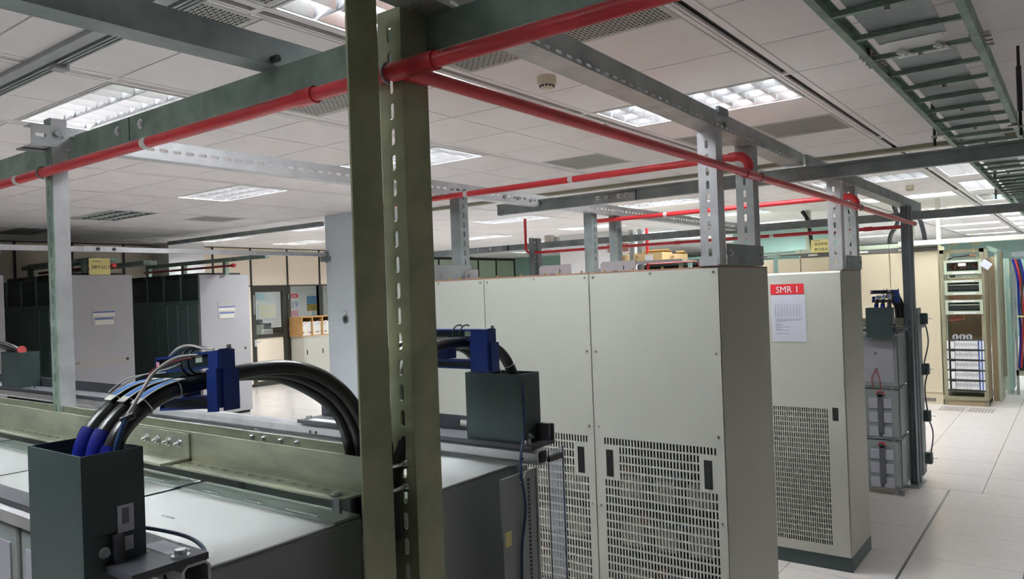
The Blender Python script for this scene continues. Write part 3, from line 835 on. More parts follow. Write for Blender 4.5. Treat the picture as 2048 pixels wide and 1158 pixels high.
# ---- power cables: near box, far box
def cable(path, lab, boot, flip, tagged=True, grp='thick black power cables', seg=(20, 30)):
    r = thing('power_cable', lab, 'cable', path[0], grp)
    sp_ = spline(path, 7)
    MB().tube(sp_, .0145, 12).build('jacket', M_CABLE, r)
    MB().tube([sp_[i] for i in range(0, boot)], .0172, 12).build('sleeve', M_BOOT, r)
    if tagged:
        # curved tag saddle on the outer side of the bend
        s0, s1 = seg; seg = sp_[s0:s1]; vs = []
        for i, p in enumerate(seg):
            t = (seg[min(i + 1, len(seg) - 1)] - seg[max(i - 1, 0)]).normalized(); o = t.cross(X) * flip
            for s_ in (-.012, .012): vs.append(p + o * .0155 + X * s_)
        k = len(seg)
        vs2 = []
        for i, p in enumerate(seg):
            t = (seg[min(i + 1, k - 1)] - seg[max(i - 1, 0)]).normalized(); o = t.cross(X) * flip
            for s_ in (-.012, .012): vs2.append(p + o * .0172 + X * s_)
        def strip(vs, vs2, m, nm, par):
            n = len(vs); q = MB()
            fs = []
            for i in range(n // 2 - 1):
                a, b, c, d = 2 * i, 2 * i + 1, 2 * i + 3, 2 * i + 2
                fs += [(a, b, c, d), (n + a, n + d, n + c, n + b), (a, d, n + d, n + a), (b, n + b, n + c, c)]
            fs += [(0, n, n + 1, 1), (n - 2, n - 1, 2 * n - 1, 2 * n - 2)]
            q._add(list(vs) + list(vs2), fs); return q.build(nm, m, par)
        tg = strip(vs, vs2, M_TAGW, 'cable_tag', r)
        inn = [v + (vs2[j] - vs[j]).normalized() * .0021 for j, v in enumerate(vs)]
        a = [(vs[j] * .82 + vs[j ^ 1] * .18) for j in range(2, 2 * k - 2)]; off = [(vs2[j] - vs[j]).normalized() for j in range(2, 2 * k - 2)]
        strip([a[j] + off[j] * .0018 for j in range(len(a))], [a[j] + off[j] * .0024 for j in range(len(a))], M_TAGB, 'blue_print', tg)
        for ii in (s0 + 1, s1 - 2):
            p = sp_[ii]; t = (sp_[ii + 1] - sp_[ii - 1]).normalized(); n_ = t.cross(X)
            MB().tube(arc(p, X, n_, .0160, 0, 360, 16), .0013, 5).build('cable_tie', M_TAGW, r)
    return r
near_lab = ('front', 'middle', 'rear')
NC = []
for j, x in enumerate((-1.262, -1.309, -1.356)):
    xb = -1.288 - .040 * j; xe = -1.250 - .025 * j; ye = 1.150 - .008 * j; q = -.006 * j
    path = [(x, .578, 1.378), (x, .582, 1.480), (x, .604, 1.552), (x + (xb - x) * .3, .675, 1.603), (xb, .770, 1.614 + .09 * (xb + 1.325)), (xb + .01, .872, 1.630 + q), (xb + (xe - xb) * .5, .970, 1.622 + q * 1.5), (xe - .005, 1.055, 1.575 + q * 2), (xe, 1.118 - .007 * j, 1.49), (xe, ye - .006, 1.39), (xe, ye, 1.24)]
    NC.append(cable(path, 'thick black cable arching from the near cable box, %s of three, with blue printed tag' % near_lab[j], (13, 15, 15)[j], -1.0, seg=(18, 26)))
    sv = [o for o in NC[-1].children if o.name.startswith('sleeve')][0]
    if j: MB().tube([(x - .004, .5655, 1.515), (x + .002, .5655, 1.515)], .0022, 5).tube([(x + .005, .566, 1.515), (x + .012, .567, 1.516)], .0022, 5).build('white_mark', M_SIGNW, sv, kind='stuff')
FC = []
for j, x in enumerate((-1.248, -1.305, -1.358)):
    xe = (-1.232, -1.232, -1.197)[j]; ye = (1.168, 1.128, 1.150)[j]
    path = [(x, 1.672, 1.372), (x, 1.668, 1.475), (x, 1.652, 1.548), (x - .008, 1.600, 1.610), (x - .03, 1.51, 1.634), (x - .03, 1.39, 1.636), (x - .02, 1.29, 1.610), (x + (xe - x) * .7, 1.225, 1.55), (xe, 1.190 , 1.46), (xe, ye + .004, 1.36), (xe, ye, 1.24)]
    c = cable(path, 'black cable bending out of the farther cable box, %s of three' % near_lab[j], 9, 1.0, tagged=False)
    for ii in (16, 23):
        sp_ = spline(path, 7); p = sp_[ii]; t = (sp_[ii + 1] - sp_[ii - 1]).normalized()
        MB().tube(arc(p, X, t.cross(X), .0160, 0, 360, 16), .0012, 5).build('cable_tie', M_TAGW, c)
    FC.append(c)
# thin sensor wires
single(MB().tube(spline([(-1.37, .684, 1.364), (-1.30, .700, 1.362), (-1.24, .708, 1.358), (-1.19, .700, 1.354), (-1.163, .688, 1.350), (-1.153, .680, 1.340)], 6), .0036, 8), 'sensor_wire', M_WIRE, (-1.25, .69, 1.35), 'thin blue wire running past the near hex bolt', 'wire')
w2 = thing('sensor_wire', 'thin blue wire hanging from the farther box down the battery end', 'wire', (-1.143, 1.545, .6))
MB().tube(spline([(-1.194, 1.628, 1.52), (-1.19, 1.622, 1.45), (-1.18, 1.603, 1.385), (-1.158, 1.560, 1.345), (-1.141, 1.535, 1.30), (-1.140, 1.545, 1.25), (-1.141, 1.547, 1.20), (-1.142, 1.530, 1.12), (-1.142, 1.525, 1.0), (-1.142, 1.53, .7)], 6), .0036, 8).build('wire', M_WIRE, w2)
MB().tube([(-1.14, 1.530, 1.283), (-1.143, 1.548, 1.292), (-1.147, 1.562, 1.305)], .0016, 6).build('cable_tie', M_TAGW, w2)
w3 = thing('sensor_wire', 'bundle of thin pale wires tied along the near cables', 'wire', (-1.305, .62, 1.40))
MB().tube(spline([(-1.243, .578, 1.47), (-1.240, .588, 1.535), (-1.240, .606, 1.582)], 6), .0046, 8).build('sheath', M_WIRE, w3)
MB().tube(spline([(-1.240, .606, 1.582), (-1.240, .638, 1.628), (-1.242, .657, 1.650), (-1.255, .700, 1.668), (-1.275, .752, 1.668)], 6), .0030, 6).build('wire', M_PALEWIRE, w3)
MB().tube(spline([(-1.243, .608, 1.582), (-1.243, .640, 1.632), (-1.246, .660, 1.655), (-1.27, .730, 1.664), (-1.29, .754, 1.658)], 6), .0013, 6).build('wire', M_REDWIRE, w3)
MB().tube(spline([(-1.33, .625, 1.612), (-1.325, .660, 1.634), (-1.30, .68, 1.643), (-1.27, .695, 1.650), (-1.255, .71, 1.658)], 6), .0012, 6).build('wire', M_PALEWIRE, w3)
MB().tube(spline([(-1.36, .635, 1.612), (-1.35, .660, 1.632), (-1.315, .675, 1.640), (-1.27, .690, 1.644)], 6), .0012, 6).build('wire', M_PALEWIRE, w3)
MB().tube(spline([(-1.395, .765, 1.660), (-1.36, .765, 1.678), (-1.32, .765, 1.684), (-1.28, .765, 1.680), (-1.25, .770, 1.678)], 6), .0025, 6).build('wire', M_PALEWIRE, w3)
MB().cyl((-1.246, .600, 1.577), (-1.234, .616, 1.585), .006, 8).build('cable_tie', M_BLACK, w3)

# ---- blue clamp brackets
def bracket(lab, dx, dy, tilt, pw):
    r = thing('cable_bracket', lab, 'bracket', (-1.37 + dx, .80 + dy, 1.56), 'blue cable clamp brackets')
    def T(mb, nm, m, par=r):
        mb.v = [(p[0] + dx, p[1] + dy, p[2] + .006 + tilt * (p[0] + 1.37)) for p in mb.v]
        return mb.build(nm, m, par)
    def bar(x0, x1, z0, z1):
        t = .004
        T(MB().bx(x0, x1, .790, .830, z1 - t, z1).bx(x0, x1, .790, .830, z0, z0 + t).bx(x0, x0 + t, .790, .830, z0 + t, z1 - t).bx(x0 + t, x1, .826, .830, z0 + t, z1 - t), 'bar', M_BLUE)
        T(MB().bx(x0 + t, x1 - .002, .796, .826, z0 + t, z1 - t), 'clamp_pad', M_PAD)
    xi = -1.283 - pw; xo = -1.283
    bar(-1.494, xi, 1.634, 1.664); bar(-1.485, xi, 1.562, 1.584)
    T(MB().bx(xi, xi + .005, .790, .824, 1.562, 1.664).bx(xi + .005, xo, .790, .824, 1.562, 1.664), 'end_post', M_BLUE)
    T(MB().bx(xo, xo + .003, .792, .812, 1.632, 1.666).bx(xo, xo + .005, .798, .828, 1.556, 1.630).bx(xi, xo, .786, .79, 1.556, 1.632), 'end_block', M_BLUE)
    T(MB().bx(-1.487, -1.442, .815, .85, 1.584, 1.612), 'rear_lug', M_BLUE)
    b_ = MB(); hexbolt(b_, (xo - .004, .815, 1.664), (0, 0, 1), .004, .006); T(b_, 'bolt', M_BOLT)
    T(MB().bx(-1.491, -1.480, .7895, .790, 1.646, 1.656), 'red_mark', M_PINK)
    T(MB().bx(-1.362, -1.340, .7945, .7955, 1.646, 1.660), 'green_mark', M_MINT)
    for x in (-1.395, -1.37): T(MB().tube(arc((x, .81, 1.649), Y, Z, .026, 60, 300, 10), .0022, 5), 'cable_tie', M_BLACK)
    return r
k1 = bracket('royal blue clamp bracket holding the near cables, left of the main post', .064, -.032, .09, .031)
k2 = bracket('royal blue clamp bracket right of the main post over the farther box', .086, .70, 0, .056)

# the same near-side box, cables and bracket on the farther rack
dup(b1, (.02, 6.113, 0), 'small dark cable box with white tagged cables on the farther rack')
dup(p1, (.02, 6.113, 0), 'dark plate under the cable box of the farther rack')
bracket('dark blue cable bracket beside the farther rack post', .084, 6.081, 0, .031)
for j, c in enumerate(NC): dup(c, (.02, 6.113, 0), 'short black cable with white tag on the farther rack, %s of three from the left' % ('right', 'middle', 'left')[j])
for j, x in enumerate((-4.50, -4.57)):
    single(MB().tube(spline([(x, 1.672, 1.372), (x, 1.66, 1.52), (x - .06, 1.62, 1.575), (x - .16, 1.55, 1.60), (x - .3, 1.48, 1.58)], 6), .0165, 10), 'power_cable', M_CABLE, (x, 1.67, 1.37), ('short black cable out of the box at the left edge, nearer the post', 'short black cable out of the box at the left edge, at the picture border')[j], 'cable', 'thick black power cables')
single(MB().cyl((-4.53, 1.66, 1.541), (-4.49, 1.66, 1.552), .022, 12), 'red_plug', M_REDWIRE, (-4.44, 1.67, 1.54), 'red cap on the cable box at the left edge', 'cap')
# plugs on the back of the farther rack post
pl_ = thing('hanging_plugs', 'dark plugs on a thin wire down the farther rack post', 'plugs', (-1.10, 7.5, .2))
for (z) in (1.40, .96, .55, .18):
    MB().bev(-1.146, -1.085, 7.47, 7.53, z - .05, z + .05, .008).build('plug', M_BOX, pl_)
    MB().cyl((-1.085, 7.50, z), (-1.05, 7.50, z), .004, 6).build('pin', M_BOLT, pl_)
MB().tube(spline([(-1.10, 7.47, 1.36), (-1.08, 7.46, 1.2), (-1.12, 7.46, 1.0), (-1.09, 7.46, .96), (-1.12, 7.46, .8), (-1.10, 7.46, .55), (-1.07, 7.46, .4), (-1.10, 7.46, .18)], 6), .006, 6).build('wire', M_STRAP, pl_)
MB().bx(-1.15, -1.14, 7.36, 7.54, .05, 1.5).build('mount_strip', M_GREYST, pl_)

# ================================================================ BEIGE POWER CABINETS (row behind the post)
def grille(mb, x0, z1, cols, rows, px, pz, hw, hh, y0, y1, skip=None):
    """punched panel: bars between the openings; skip(c,r) leaves solid metal"""
    W_ = px * (cols - 1) + hw
    for r in range(rows):
        zt = z1 - r * pz
        if r < rows - 1: mb.bx(x0, x0 + W_, y0, y1, zt - pz, zt - hh)
        run = None
        for c in range(cols - 1):
            xa = x0 + c * px + hw
            mb.bx(xa, x0 + (c + 1) * px, y0 + .0004, y1, zt - hh, zt)
        if skip:
            c = 0
            while c < cols:
                if skip(c, r):
                    e = c
                    while e < cols and skip(e, r): e += 1
                    mb.bx(x0 + c * px - (.0 if c else 0), x0 + (e - 1) * px + hw, y0 + .0002, y1, zt - hh, zt); c = e
                else: c += 1
def power_cabinet(x0, label):
    x1 = x0 + .597; y0, y1, H = 2.913, 3.50, 1.835
    r = thing('power_cabinet', label, 'cabinet', ((x0 + x1) / 2, 3.2, 0), 'beige power cabinets in the row behind the post')
    t = .012
    b = MB().bx(x0, x0 + t, y0 + .004, y1, .06, H - .004).bx(x1 - t, x1, y0 + .004, y1, .06, H - .004).bx(x0 + t, x1 - t, y1 - t, y1, .06, H - .004).bx(x0 + t, x1 - t, y0 + .01, y1 - t, .06, .075)
    b.build('body', M_CABSHADE, r)
    MB().bx(x0, x1, y0 + .002, y1, H - .004, H + .002).build('top_plate', M_RUST, r)
    MB().bx(x0 + .01, x1 - .01, y0 + .02, y1 - .02, 0, .06).build('plinth', M_BLACK, r)
    MB().bx(x0 + .013, x1 - .013, 3.08, 3.09, .08, 1.82).bx(x0 + .0125, x0 + .015, y0 + .012, 3.08, .08, 1.82).bx(x1 - .015, x1 - .0125, y0 + .012, 3.08, .08, 1.82).build('inner_shade_liner', M_DARK, r)  # dark sheets added so the inside reads as shade through the openings
    gx = x0 + .047; cols, rows, px, pz, hw, hh = 35, 28, .01485, .0367, .0080, .0297
    W_ = px * 34 + hw
    f = MB(); fa, fb = y0 - .004, y0 + .001
    f.bx(x0 + .002, x1 - .002, fa, fb, 1.109, H - .005).bx(x0 + .002, gx, fa, fb, .065, 1.109).bx(gx + W_, x1 - .002, fa, fb, .065, 1.109)
    zb = 1.109 - (rows - 1) * pz - hh
    f.bx(gx, gx + W_, fa, fb, .065, zb)
    def skip(c, rr): return 1 <= rr <= 4 and (c < 5 or c > 29)
    # openings for the two door pulls are cut in the solid flanks
    grille(f, gx, 1.109, cols, rows, px, pz, hw, hh, fa, fb, skip)
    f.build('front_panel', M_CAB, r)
    for xa in (x0 + .055, x1 - .09):
        o = MB().bev(xa, xa + .035, fa - .0012, fa + .0005, .940, 1.057, .001); o.build('pull_recess', M_GROOVE, r)
    # equipment behind the openings
    q = 0
    for z in (.20, .42, .64, .84):
        m = MB()
        for k in range(3):
            xa = x0 + .10 + .15 * k + .01 * (q % 3); m.bx(xa, xa + .10, y0 + .03, y0 + .12, z, z + .10); q += 1
        m.build('inner_module', M_MODULE, r, kind='stuff')
        MB().bx(x0 + .12 + .07 * (q % 4), x0 + .17 + .07 * (q % 4), y0 + .025, y0 + .05, z + .11, z + .14).build('red_terminal', M_REDWIRE, r)
        MB().bx(x0 + .30 + .05 * (q % 3), x0 + .42 + .05 * (q % 3), y0 + .03, y0 + .05, z + .115, z + .13).build('blue_terminal', M_WIRE, r)
    for (xx, zz) in ((.02, 1.815), (.298, 1.820), (.575, 1.815), (.021, 1.488), (.575, 1.488), (.022, 1.155), (.573, 1.155), (.021, .808), (.575, .808), (.021, .45), (.575, .45)):
        mb = MB(); c = (x0 + xx, fa, zz)
        mb.cyl(c, (c[0], fa - .003, zz), .0055, 8); mb.cyl((c[0], fa - .003, zz), (c[0], fa - .006, zz), .003, 6); mb.build('screw', M_SCREW, r)
    for xx in (.06, .20, .34, .42, .54):
        MB().cyl((x0 + xx, y0 + .03, H + .002), (x0 + xx, y0 + .03, H + .012), .006, 6).build('top_bolt', M_BRASS, r)
    return r
power_cabinet(-1.7485, 'tall beige power cabinet at the aisle end with perforated lower front, frame on top')
power_cabinet(-2.3475, 'tall beige power cabinet second from the aisle, between two seams')
power_cabinet(-2.9465, 'tall beige power cabinet partly hidden by the olive main post')
for (x, nm) in ((-2.24, 'above the middle beige cabinet'), (-1.86, 'at the seam near the right end'), (-2.87, 'just right of the main post')):
    lp = thing('lifting_bracket', 'low grey bracket plate standing on the cabinet tops, ' + nm, 'bracket', (x, 3.38, 1.837), 'bracket plates on the beige cabinet tops')
    MB().prism([(0, 0), (.20, 0), (.20, .062), (.012, .062), (0, .05)], (x - .1, 3.378, 1.837), X, Z, Y * .006).build('plate', M_EQ, lp)
    MB().bx(x - .1, x + .1, 3.384, 3.42, 1.837, 1.842).build('foot', M_EQ, lp)
    MB().bx(x - .03, x + .0, 3.3775, 3.3785, 1.845, 1.852).bx(x + .03, x + .035, 3.3775, 3.3785, 1.855, 1.875).build('slot', M_GROOVE, lp)

# ================================================================ LABELLED RECTIFIER CABINET (next row)
def rectifier(x0, label):
    x1 = x0 + .595; y0, y1, H = 4.855, 5.36, 1.822
    r = thing('rectifier_cabinet', label, 'cabinet', ((x0 + x1) / 2, 5.1, 0), 'beige cabinets of the labelled row')
    MB().bx(x0 + .004, x1 + .002, y0 + .002, y1, 0, .088).build('plinth', M_BOX, r)
    MB().bx(x0, x0 + .012, y0 + .004, y1, .088, H - .003).bx(x1 - .012, x1, y0 + .004, y1, .088, H - .003).bx(x0 + .012, x1 - .012, y1 - .012, y1, .088, H - .003).build('body', M_CABSHADE, r)
    MB().bx(x0, x1, y0 + .003, y1, H - .003, H + .002).build('top_plate', M_RUST, r)
    MB().bx(x0 + .013, x1 - .013, 5.1, 5.11, .1, 1.81).build('inner_back', M_EQDARK, r)
    MB().bx(x0 + .05, x1 - .13, 4.95, 4.96, .15, .98).build('inner_plate', M_EQDARK, r)
    px, pz, hw, hh, cols, rows = .0134, .0322, .0072, .0262, 32, 26
    gx = x1 - .107 - (px * (cols - 1) + hw); W_ = px * (cols - 1) + hw
    fa, fb = y0 - .006, y0 + .001; zt = .982; zb = zt - (rows - 1) * pz - hh
    f = MB().bx(x0 + .002, x1 - .006, fa, fb, zt, H - .012).bx(x0 + .002, gx, fa, fb, .09, zt).bx(gx + W_, x1 - .006, fa, fb, .09, zt).bx(gx, gx + W_, fa, fb, .09, zb)
    grille(f, gx, zt, cols, rows, px, pz, hw, hh, fa, fb)
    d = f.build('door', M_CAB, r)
    MB().prism([(0, 0), (.006, 0), (.006, .012)], (x0 + .002, fa, H - .012), Y, Z, X * .587).build('door_edge', M_CAB, d)
    MB().bev(x1 - .080, x1 - .046, fa - .0015, fa + .001, .913, .992, .001).build('pull_recess', M_GROOVE, d)
    return r
rectifier(-1.748, 'beige cabinet with red lettered sign, tall grille and dark plinth beside the aisle')
rectifier(-2.346, 'beige cabinet of the labelled row standing second from the aisle')
rectifier(-2.944, 'beige cabinet of the labelled row standing third from the aisle')
sg = single(MB().bx(-1.579, -1.375, 4.8465, 4.849, 1.687, 1.752), 'name_sign', M_SIGNRED, (-1.477, 4.848, 1.687), 'red sign with white lettering SMR 1 on the beige cabinet', 'sign')
text('SMR', (-1.546, 4.8465, 1.698), X, Z, .058, M_SIGNW, sg, width=.098)
text('1', (-1.430, 4.8465, 1.698), X, Z, .058, M_SIGNW, sg)
pn = single(MB().bx(-1.578, -1.368, 4.8475, 4.849, 1.39, 1.685), 'paper_notice', M_PAPER, (-1.47, 4.848, 1.39), 'white printed paper sheet taped under the red sign', 'notice')
ln = MB()
for k in range(11): ln.bx(-1.558 + .0165 * k, -1.5575 + .0165 * k, 4.847, 4.8475, 1.545, 1.625)
for k in range(6): ln.bx(-1.558, -1.392, 4.847, 4.8475, 1.545 + .016 * k, 1.5455 + .016 * k)
ln.build('table_rule', M_GREYINK, pn, kind='stuff')
dg = MB()
for c in range(9):
    for k in range(5): dg.bx(-1.553 + .0185 * c, -1.5495 + .0185 * c, 4.8469, 4.8474, 1.550 + .0155 * k + .004 * (c % 2), 1.556 + .0155 * k + .004 * (c % 2))
for (z, l) in ((1.530, .16), (1.523, .15), (1.516, .07), (1.502, .03), (1.495, .045), (1.488, .03), (1.481, .09), (1.474, .04), (1.466, .035), (1.460, .085), (1.440, .075)):
    x = -1.553
    while x < -1.553 + l: dg.bx(x, x + .006, 4.8469, 4.8474, z, z + .0028); x += .0082
dg.build('print', M_GREYINK, pn, kind='stuff')

# ================================================================ POST FRAMES ON THE CABINETS
FS = (.0545, .035, .0135)
def post_frame(x1, yf, yb, z0, z1, label, side):
    r = thing('post_frame', label, 'frame', (x1 - .035, (yf + yb) / 2, z0), 'slotted post frames on the cabinet tops')
    for y in (yf, yb):
        if side == 'front': MB().channel((x1 - .078, y, z0 + .006), Z, X, -Y, z1 - z0 - .006, .078, .07, .004, FS).build('post', M_GALVB if y == yf else M_GALV, r)
        else: MB().channel((x1, y, z0 + .006), Z, Y, X, z1 - z0 - .006, .078, .07, .004, FS).build('post', M_GREYST if y == yf else M_GREYST, r)
    p = MB().bx(x1 + .001, x1 + .006, yf + .075, yb + .09, z0 + .008, z0 + .092).bx(x1 - .06, x1 + .001, yf + .075, yb + .09, z0 + .002, z0 + .008)
    q = p.build('base_angle', M_GREYST, r)
    for y in (yf + .11, yb + .055): 
        m = MB().cyl((x1 + .006, y, z0 + .052), (x1 + .008, y, z0 + .052), .016, 14).cyl((x1 + .008, y, z0 + .052), (x1 + .014, y, z0 + .052), .009, 6); m.build('bolt', M_BOLT, q)
    MB().bx(x1 - .075, x1 + .002, yf - .028, yf - .001, z0 + .002, z0 + .008).bx(x1 - .075, x1 + .002, yf - .03, yf - .026, z0 + .002, z0 + .03).build('foot_angle', M_GALVB, r)
    return r
post_frame(-1.152, 2.932, 3.352, 1.837, 2.379, 'slotted bright steel post frame on the nearest beige cabinet by the aisle', 'front')
post_frame(-2.87, 2.932, 3.352, 1.837, 2.379, 'darker slotted post frame right of the main post on the beige cabinets', 'x')
post_frame(-1.152, 4.895, 5.275, 1.824, 2.372, 'slotted steel post frame on the labelled cabinet', 'front')
post_frame(-2.90, 4.895, 5.275, 1.824, 2.372, 'grey double post frame behind the middle beige cabinets', 'x')

# ================================================================ OVERHEAD STEELWORK
def hbeam(name, x0, x1, y, z0, z1, m, label, lip=True, t=.005):
    r = thing(name, label, 'beam', ((x0 + x1) / 2, y, z0), 'galvanised overhead beams')
    mb = MB().bx(x0, x1, y, y + t, z0, z1).bx(x0, x1, y + t, y + .042, z0, z0 + t).bx(x0, x1, y + t, y + .042, z1 - t, z1)
    if lip: mb.bx(x0, x1, y + .037, y + .042, z1 - .018, z1 - t)
    mb.build('channel', m, r)
    return r
B1 = hbeam('overhead_beam', -6.2, 2.5, 1.251, 2.300, 2.380, M_GREENS, 'weathered green-grey beam crossing behind the main post above the red pipe')
MB().bx(-2.478, -2.474, 1.2495, 1.252, 2.302, 2.378).build('joint', M_BLACK, B1)
for x in (-2.55, -2.40): bolt_at((x, 1.251, 2.345), (0, -1, 0), B1, .011, .005)
B2 = hbeam('overhead_beam', -3.22, 3.0, 4.176, 2.300, 2.372, M_GREYST, 'grey beam crossing the right half above the post frames')
MB().bx(-3.22, 3.0, 4.160, 4.176, 2.362, 2.372).build('top_lip', M_GREYST, B2)
sp2 = MB().bx(-2.46, -2.16, 4.172, 4.176, 2.302, 2.350).build('splice_plate', M_GALV, B2)
for x in (-2.42, -2.36, -2.27, -2.22): bolt_at((x, 4.172, 2.335), (0, -1, 0), sp2, .010, .010, shank=.01)
MB().bx(-2.158, -2.153, 4.171, 4.177, 2.30, 2.372).build('joint', M_BLACK, B2)
MB().bx(-3.225, -3.215, 4.170, 4.222, 2.298, 2.374).build('end_plate', M_GALV, B2)
B3 = hbeam('overhead_beam', -9.5, 3.2, 7.85, 2.300, 2.375, M_GREYST, 'distant grey beam along the far side of the racks')
sp3 = MB().bx(-6.7, -5.95, 7.845, 7.85, 2.305, 2.355).build('splice_plate', M_GALV, B3)
for x in (-6.6, -6.4, -6.2, -6.02): bolt_at((x, 7.845, 2.345), (0, -1, 0), sp3, .014, .014)
MB().bx(-5.92, -5.90, 7.84, 7.852, 2.30, 2.375).build('joint', M_BLACK, B3)
MB().bx(-2.62, -2.58, 7.84, 7.852, 2.30, 2.375).build('joint', M_GREYST, B3)
def ybeam(name, x_face, w, y0, y1, z0, z1, m, label, slot=None, off=0.0):
    """channel along the rows of tiles with its web on the +x side"""
    r = thing(name, label, 'beam', (x_face - w / 2, (y0 + y1) / 2, z0), 'cross channels laid over the beams')
    MB().channel((x_face, y0, z0), Y, Z, X, y1 - y0, z1 - z0, w, .004, slot, off).build('channel', m, r)
    return r
T1 = ybeam('cross_channel', -1.682, .075, -2.0, 1.66, 2.381, 2.455, M_GREYST, 'plain grey channel coming from the top left corner onto the green-grey beam')
MB().cyl((-1.70, 1.235, 2.395), (-1.66, 1.235, 2.395), .010, 8).build('bolt', M_BLACK, T1)
T2 = thing('cross_channel', 'slotted channel running over the main post and on to the front post frame', 'beam', (-1.15, 1.8, 2.382), 'galvanised overhead beams')
L2 = Vector((-.033, 1, 0)).normalized()
MB().channel((-1.082 + .033 * 2.36, -.8, 2.382), L2, Z, Vector((L2.y, -L2.x, 0)), 5.0, .066, .09, .004, (.0545, .034, .0085), off=-.0215).build('channel', M_GALV, T2)
bolt_at((-1.12, 1.19, 2.382), (0, 0, -1), T2, .007, .006)
MB().bx(-1.132, -1.120, 2.90, 3.00, 2.44, 2.468).build('clip', M_GREYST, T2)
bolt_at((-1.124, 2.96, 2.40), (1, 0, 0), T2, .009, .008, M_GREYST)
T3 = ybeam('cross_channel', -2.863, .062, 1.108, 7.88, 2.328, 2.402, M_GALVB, 'bright perforated channel receding from the left slotted post', (.055, .036, .013))
for y in (3.78, 3.92, 4.06): bolt_at((-2.863, y, 2.362), (1, 0, 0), T3, .011, .009)
bolt_at((-2.863, 1.19, 2.376), (1, 0, 0), T3, .011, .008)
MB().bx(-2.97, -2.92, 1.10, 1.18, 2.322, 2.327).build('end_foot', M_GREYST, T3)
T4 = ybeam('cross_channel', -1.160, .095, 4.23, 7.90, 2.377, 2.447, M_GREYST, 'plain brownish channel running on past the labelled cabinet frame')

# ---- red pipes
PR = .0165
def pipe(path, label, bands=(), sleeves=(), clamps=()):
    r = thing('red_pipe', label, 'pipe', path[0], 'red pipes strapped to the steelwork')
    MB().tube(path, PR, 14).build('tube', M_RED, r)
    for (a, b) in bands: MB().cyl(a, b, PR + .0007, 14).build('white_band', M_RBAND, r)
    for (a, b) in sleeves: MB().cyl(a, b, PR + .0042, 14).build('sleeve', M_RED, r)
    for (c, u, v) in clamps:
        MB().tube(arc(c, u, v, PR + .004, -100, 100, 16), .0032, 6).build('clamp', M_GALV, r)
    return r
PZ = 2.239; PY = 1.1535; PX = -1.1325
P1 = pipe([(-6.5, PY, PZ), (1.6, PY, PZ)], 'red pipe slanting across the picture through the main post gap',
     bands=[((-2.20, PY, PZ), (-2.17, PY, PZ)), ((-3.12, PY, PZ), (-3.09, PY, PZ))],
     sleeves=[((-1.475, PY, PZ), (-1.415, PY, PZ)), ((-1.160, PY, PZ), (-1.035, PY, PZ)), ((-1.11, PY, PZ), (-1.05, PY, PZ))],
     clamps=[((-1.174, PY, PZ), -Y, Z), ((-2.895, PY, PZ), -Y, Z)])
for (x) in (-1.04,):
    text('2\u2033  PVC  \u2014\u2014', (x + .02, PY - PR * .86, PZ + .004), X, Z, .011, M_INK, P1, name='pipe_print')
P2 = pipe([(PX, PY, PZ), (PX, 7.36, PZ - .012)], 'red pipe receding from the main post along the frame tops to the far rack',
     sleeves=[((PX, PY + .012, PZ), (PX, PY + .075, PZ)), ((PX, 3.20, PZ - .004), (PX, 3.30, PZ - .004)), ((PX, 5.18, PZ - .008), (PX, 5.26, PZ - .008))],
     clamps=[((PX, 3.395, PZ - .004), X, Z), ((PX, 5.315, PZ - .008), X, Z), ((PX, 7.30, PZ - .012), X, Z)])
text('PVC 2', (PX + PR * .8, 1.98, PZ + .007), Y, Z, .011, M_INK, P2, name='pipe_print')
def branch(x0, y, z, label, xe=PX, bands=(), zd=None, sleeves=()):
    zd = zd if zd is not None else PZ
    pts = [(x0, y, z), (xe - .075, y, z)] + arc((xe - .05, y, z - .05), X, Z, .05, 90, 0, 6)[1:] + [(xe, y, zd + .012)]
    r = pipe(pts, label, bands=[((a, y, z), (a + .028, y, z)) for a in bands], sleeves=[((a, y, z), (b, y, z)) for (a, b) in sleeves])
    MB().tube([(xe - .085, y, z)] + arc((xe - .05, y, z - .05), X, Z, .05, 90, 0, 8) + [(xe, y, z - .06)], PR + .0042, 14).build('elbow', M_RED, r)
    return r
branch(-3.45, 3.25, 2.318, 'red branch pipe above the nearest beige cabinets ending in an elbow', bands=(-2.05, -2.74, -1.32))
branch(-3.13, 5.22, 2.300, 'red branch pipe above the labelled cabinet row ending in an elbow', bands=(-2.47, -1.78), sleeves=((-3.14, -3.09),))
P5 = pipe([(-5.20, 7.25, 2.62), (-5.20, 7.25, 2.26), (-5.16, 7.25, 2.215), (-1.19, 7.25, 2.205)], 'red pipe of the farther rack with an upright leg at its left end', bands=[((-4.0, 7.25, 2.212), (-3.96, 7.25, 2.212)), ((-2.35, 7.25, 2.208), (-2.31, 7.25, 2.208)), ((-2.86, 7.25, 2.208), (-2.83, 7.25, 2.208))],
     sleeves=[((-1.52, 7.25, 2.206), (-1.45, 7.25, 2.206)), ((-3.32, 7.25, 2.21), (-3.26, 7.25, 2.21))])
# distant double posts with upright red pipe
dp = thing('post_frame', 'distant slim twin posts with a red upright pipe beside the cardboard boxes', 'frame', (-4.9, 9.3, 0), None)
for x in (-4.93, -4.80): MB().channel((x, 9.3, 0), Z, X, -Y, 2.56, .06, .05, .004).build('post', M_GALV, dp)
single(MB().cyl((-4.66, 9.3, 0), (-4.66, 9.3, 2.56), .022, 10), 'red_pipe', M_RED, (-4.66, 9.3, 0), 'upright red pipe beside the distant twin posts', 'pipe')

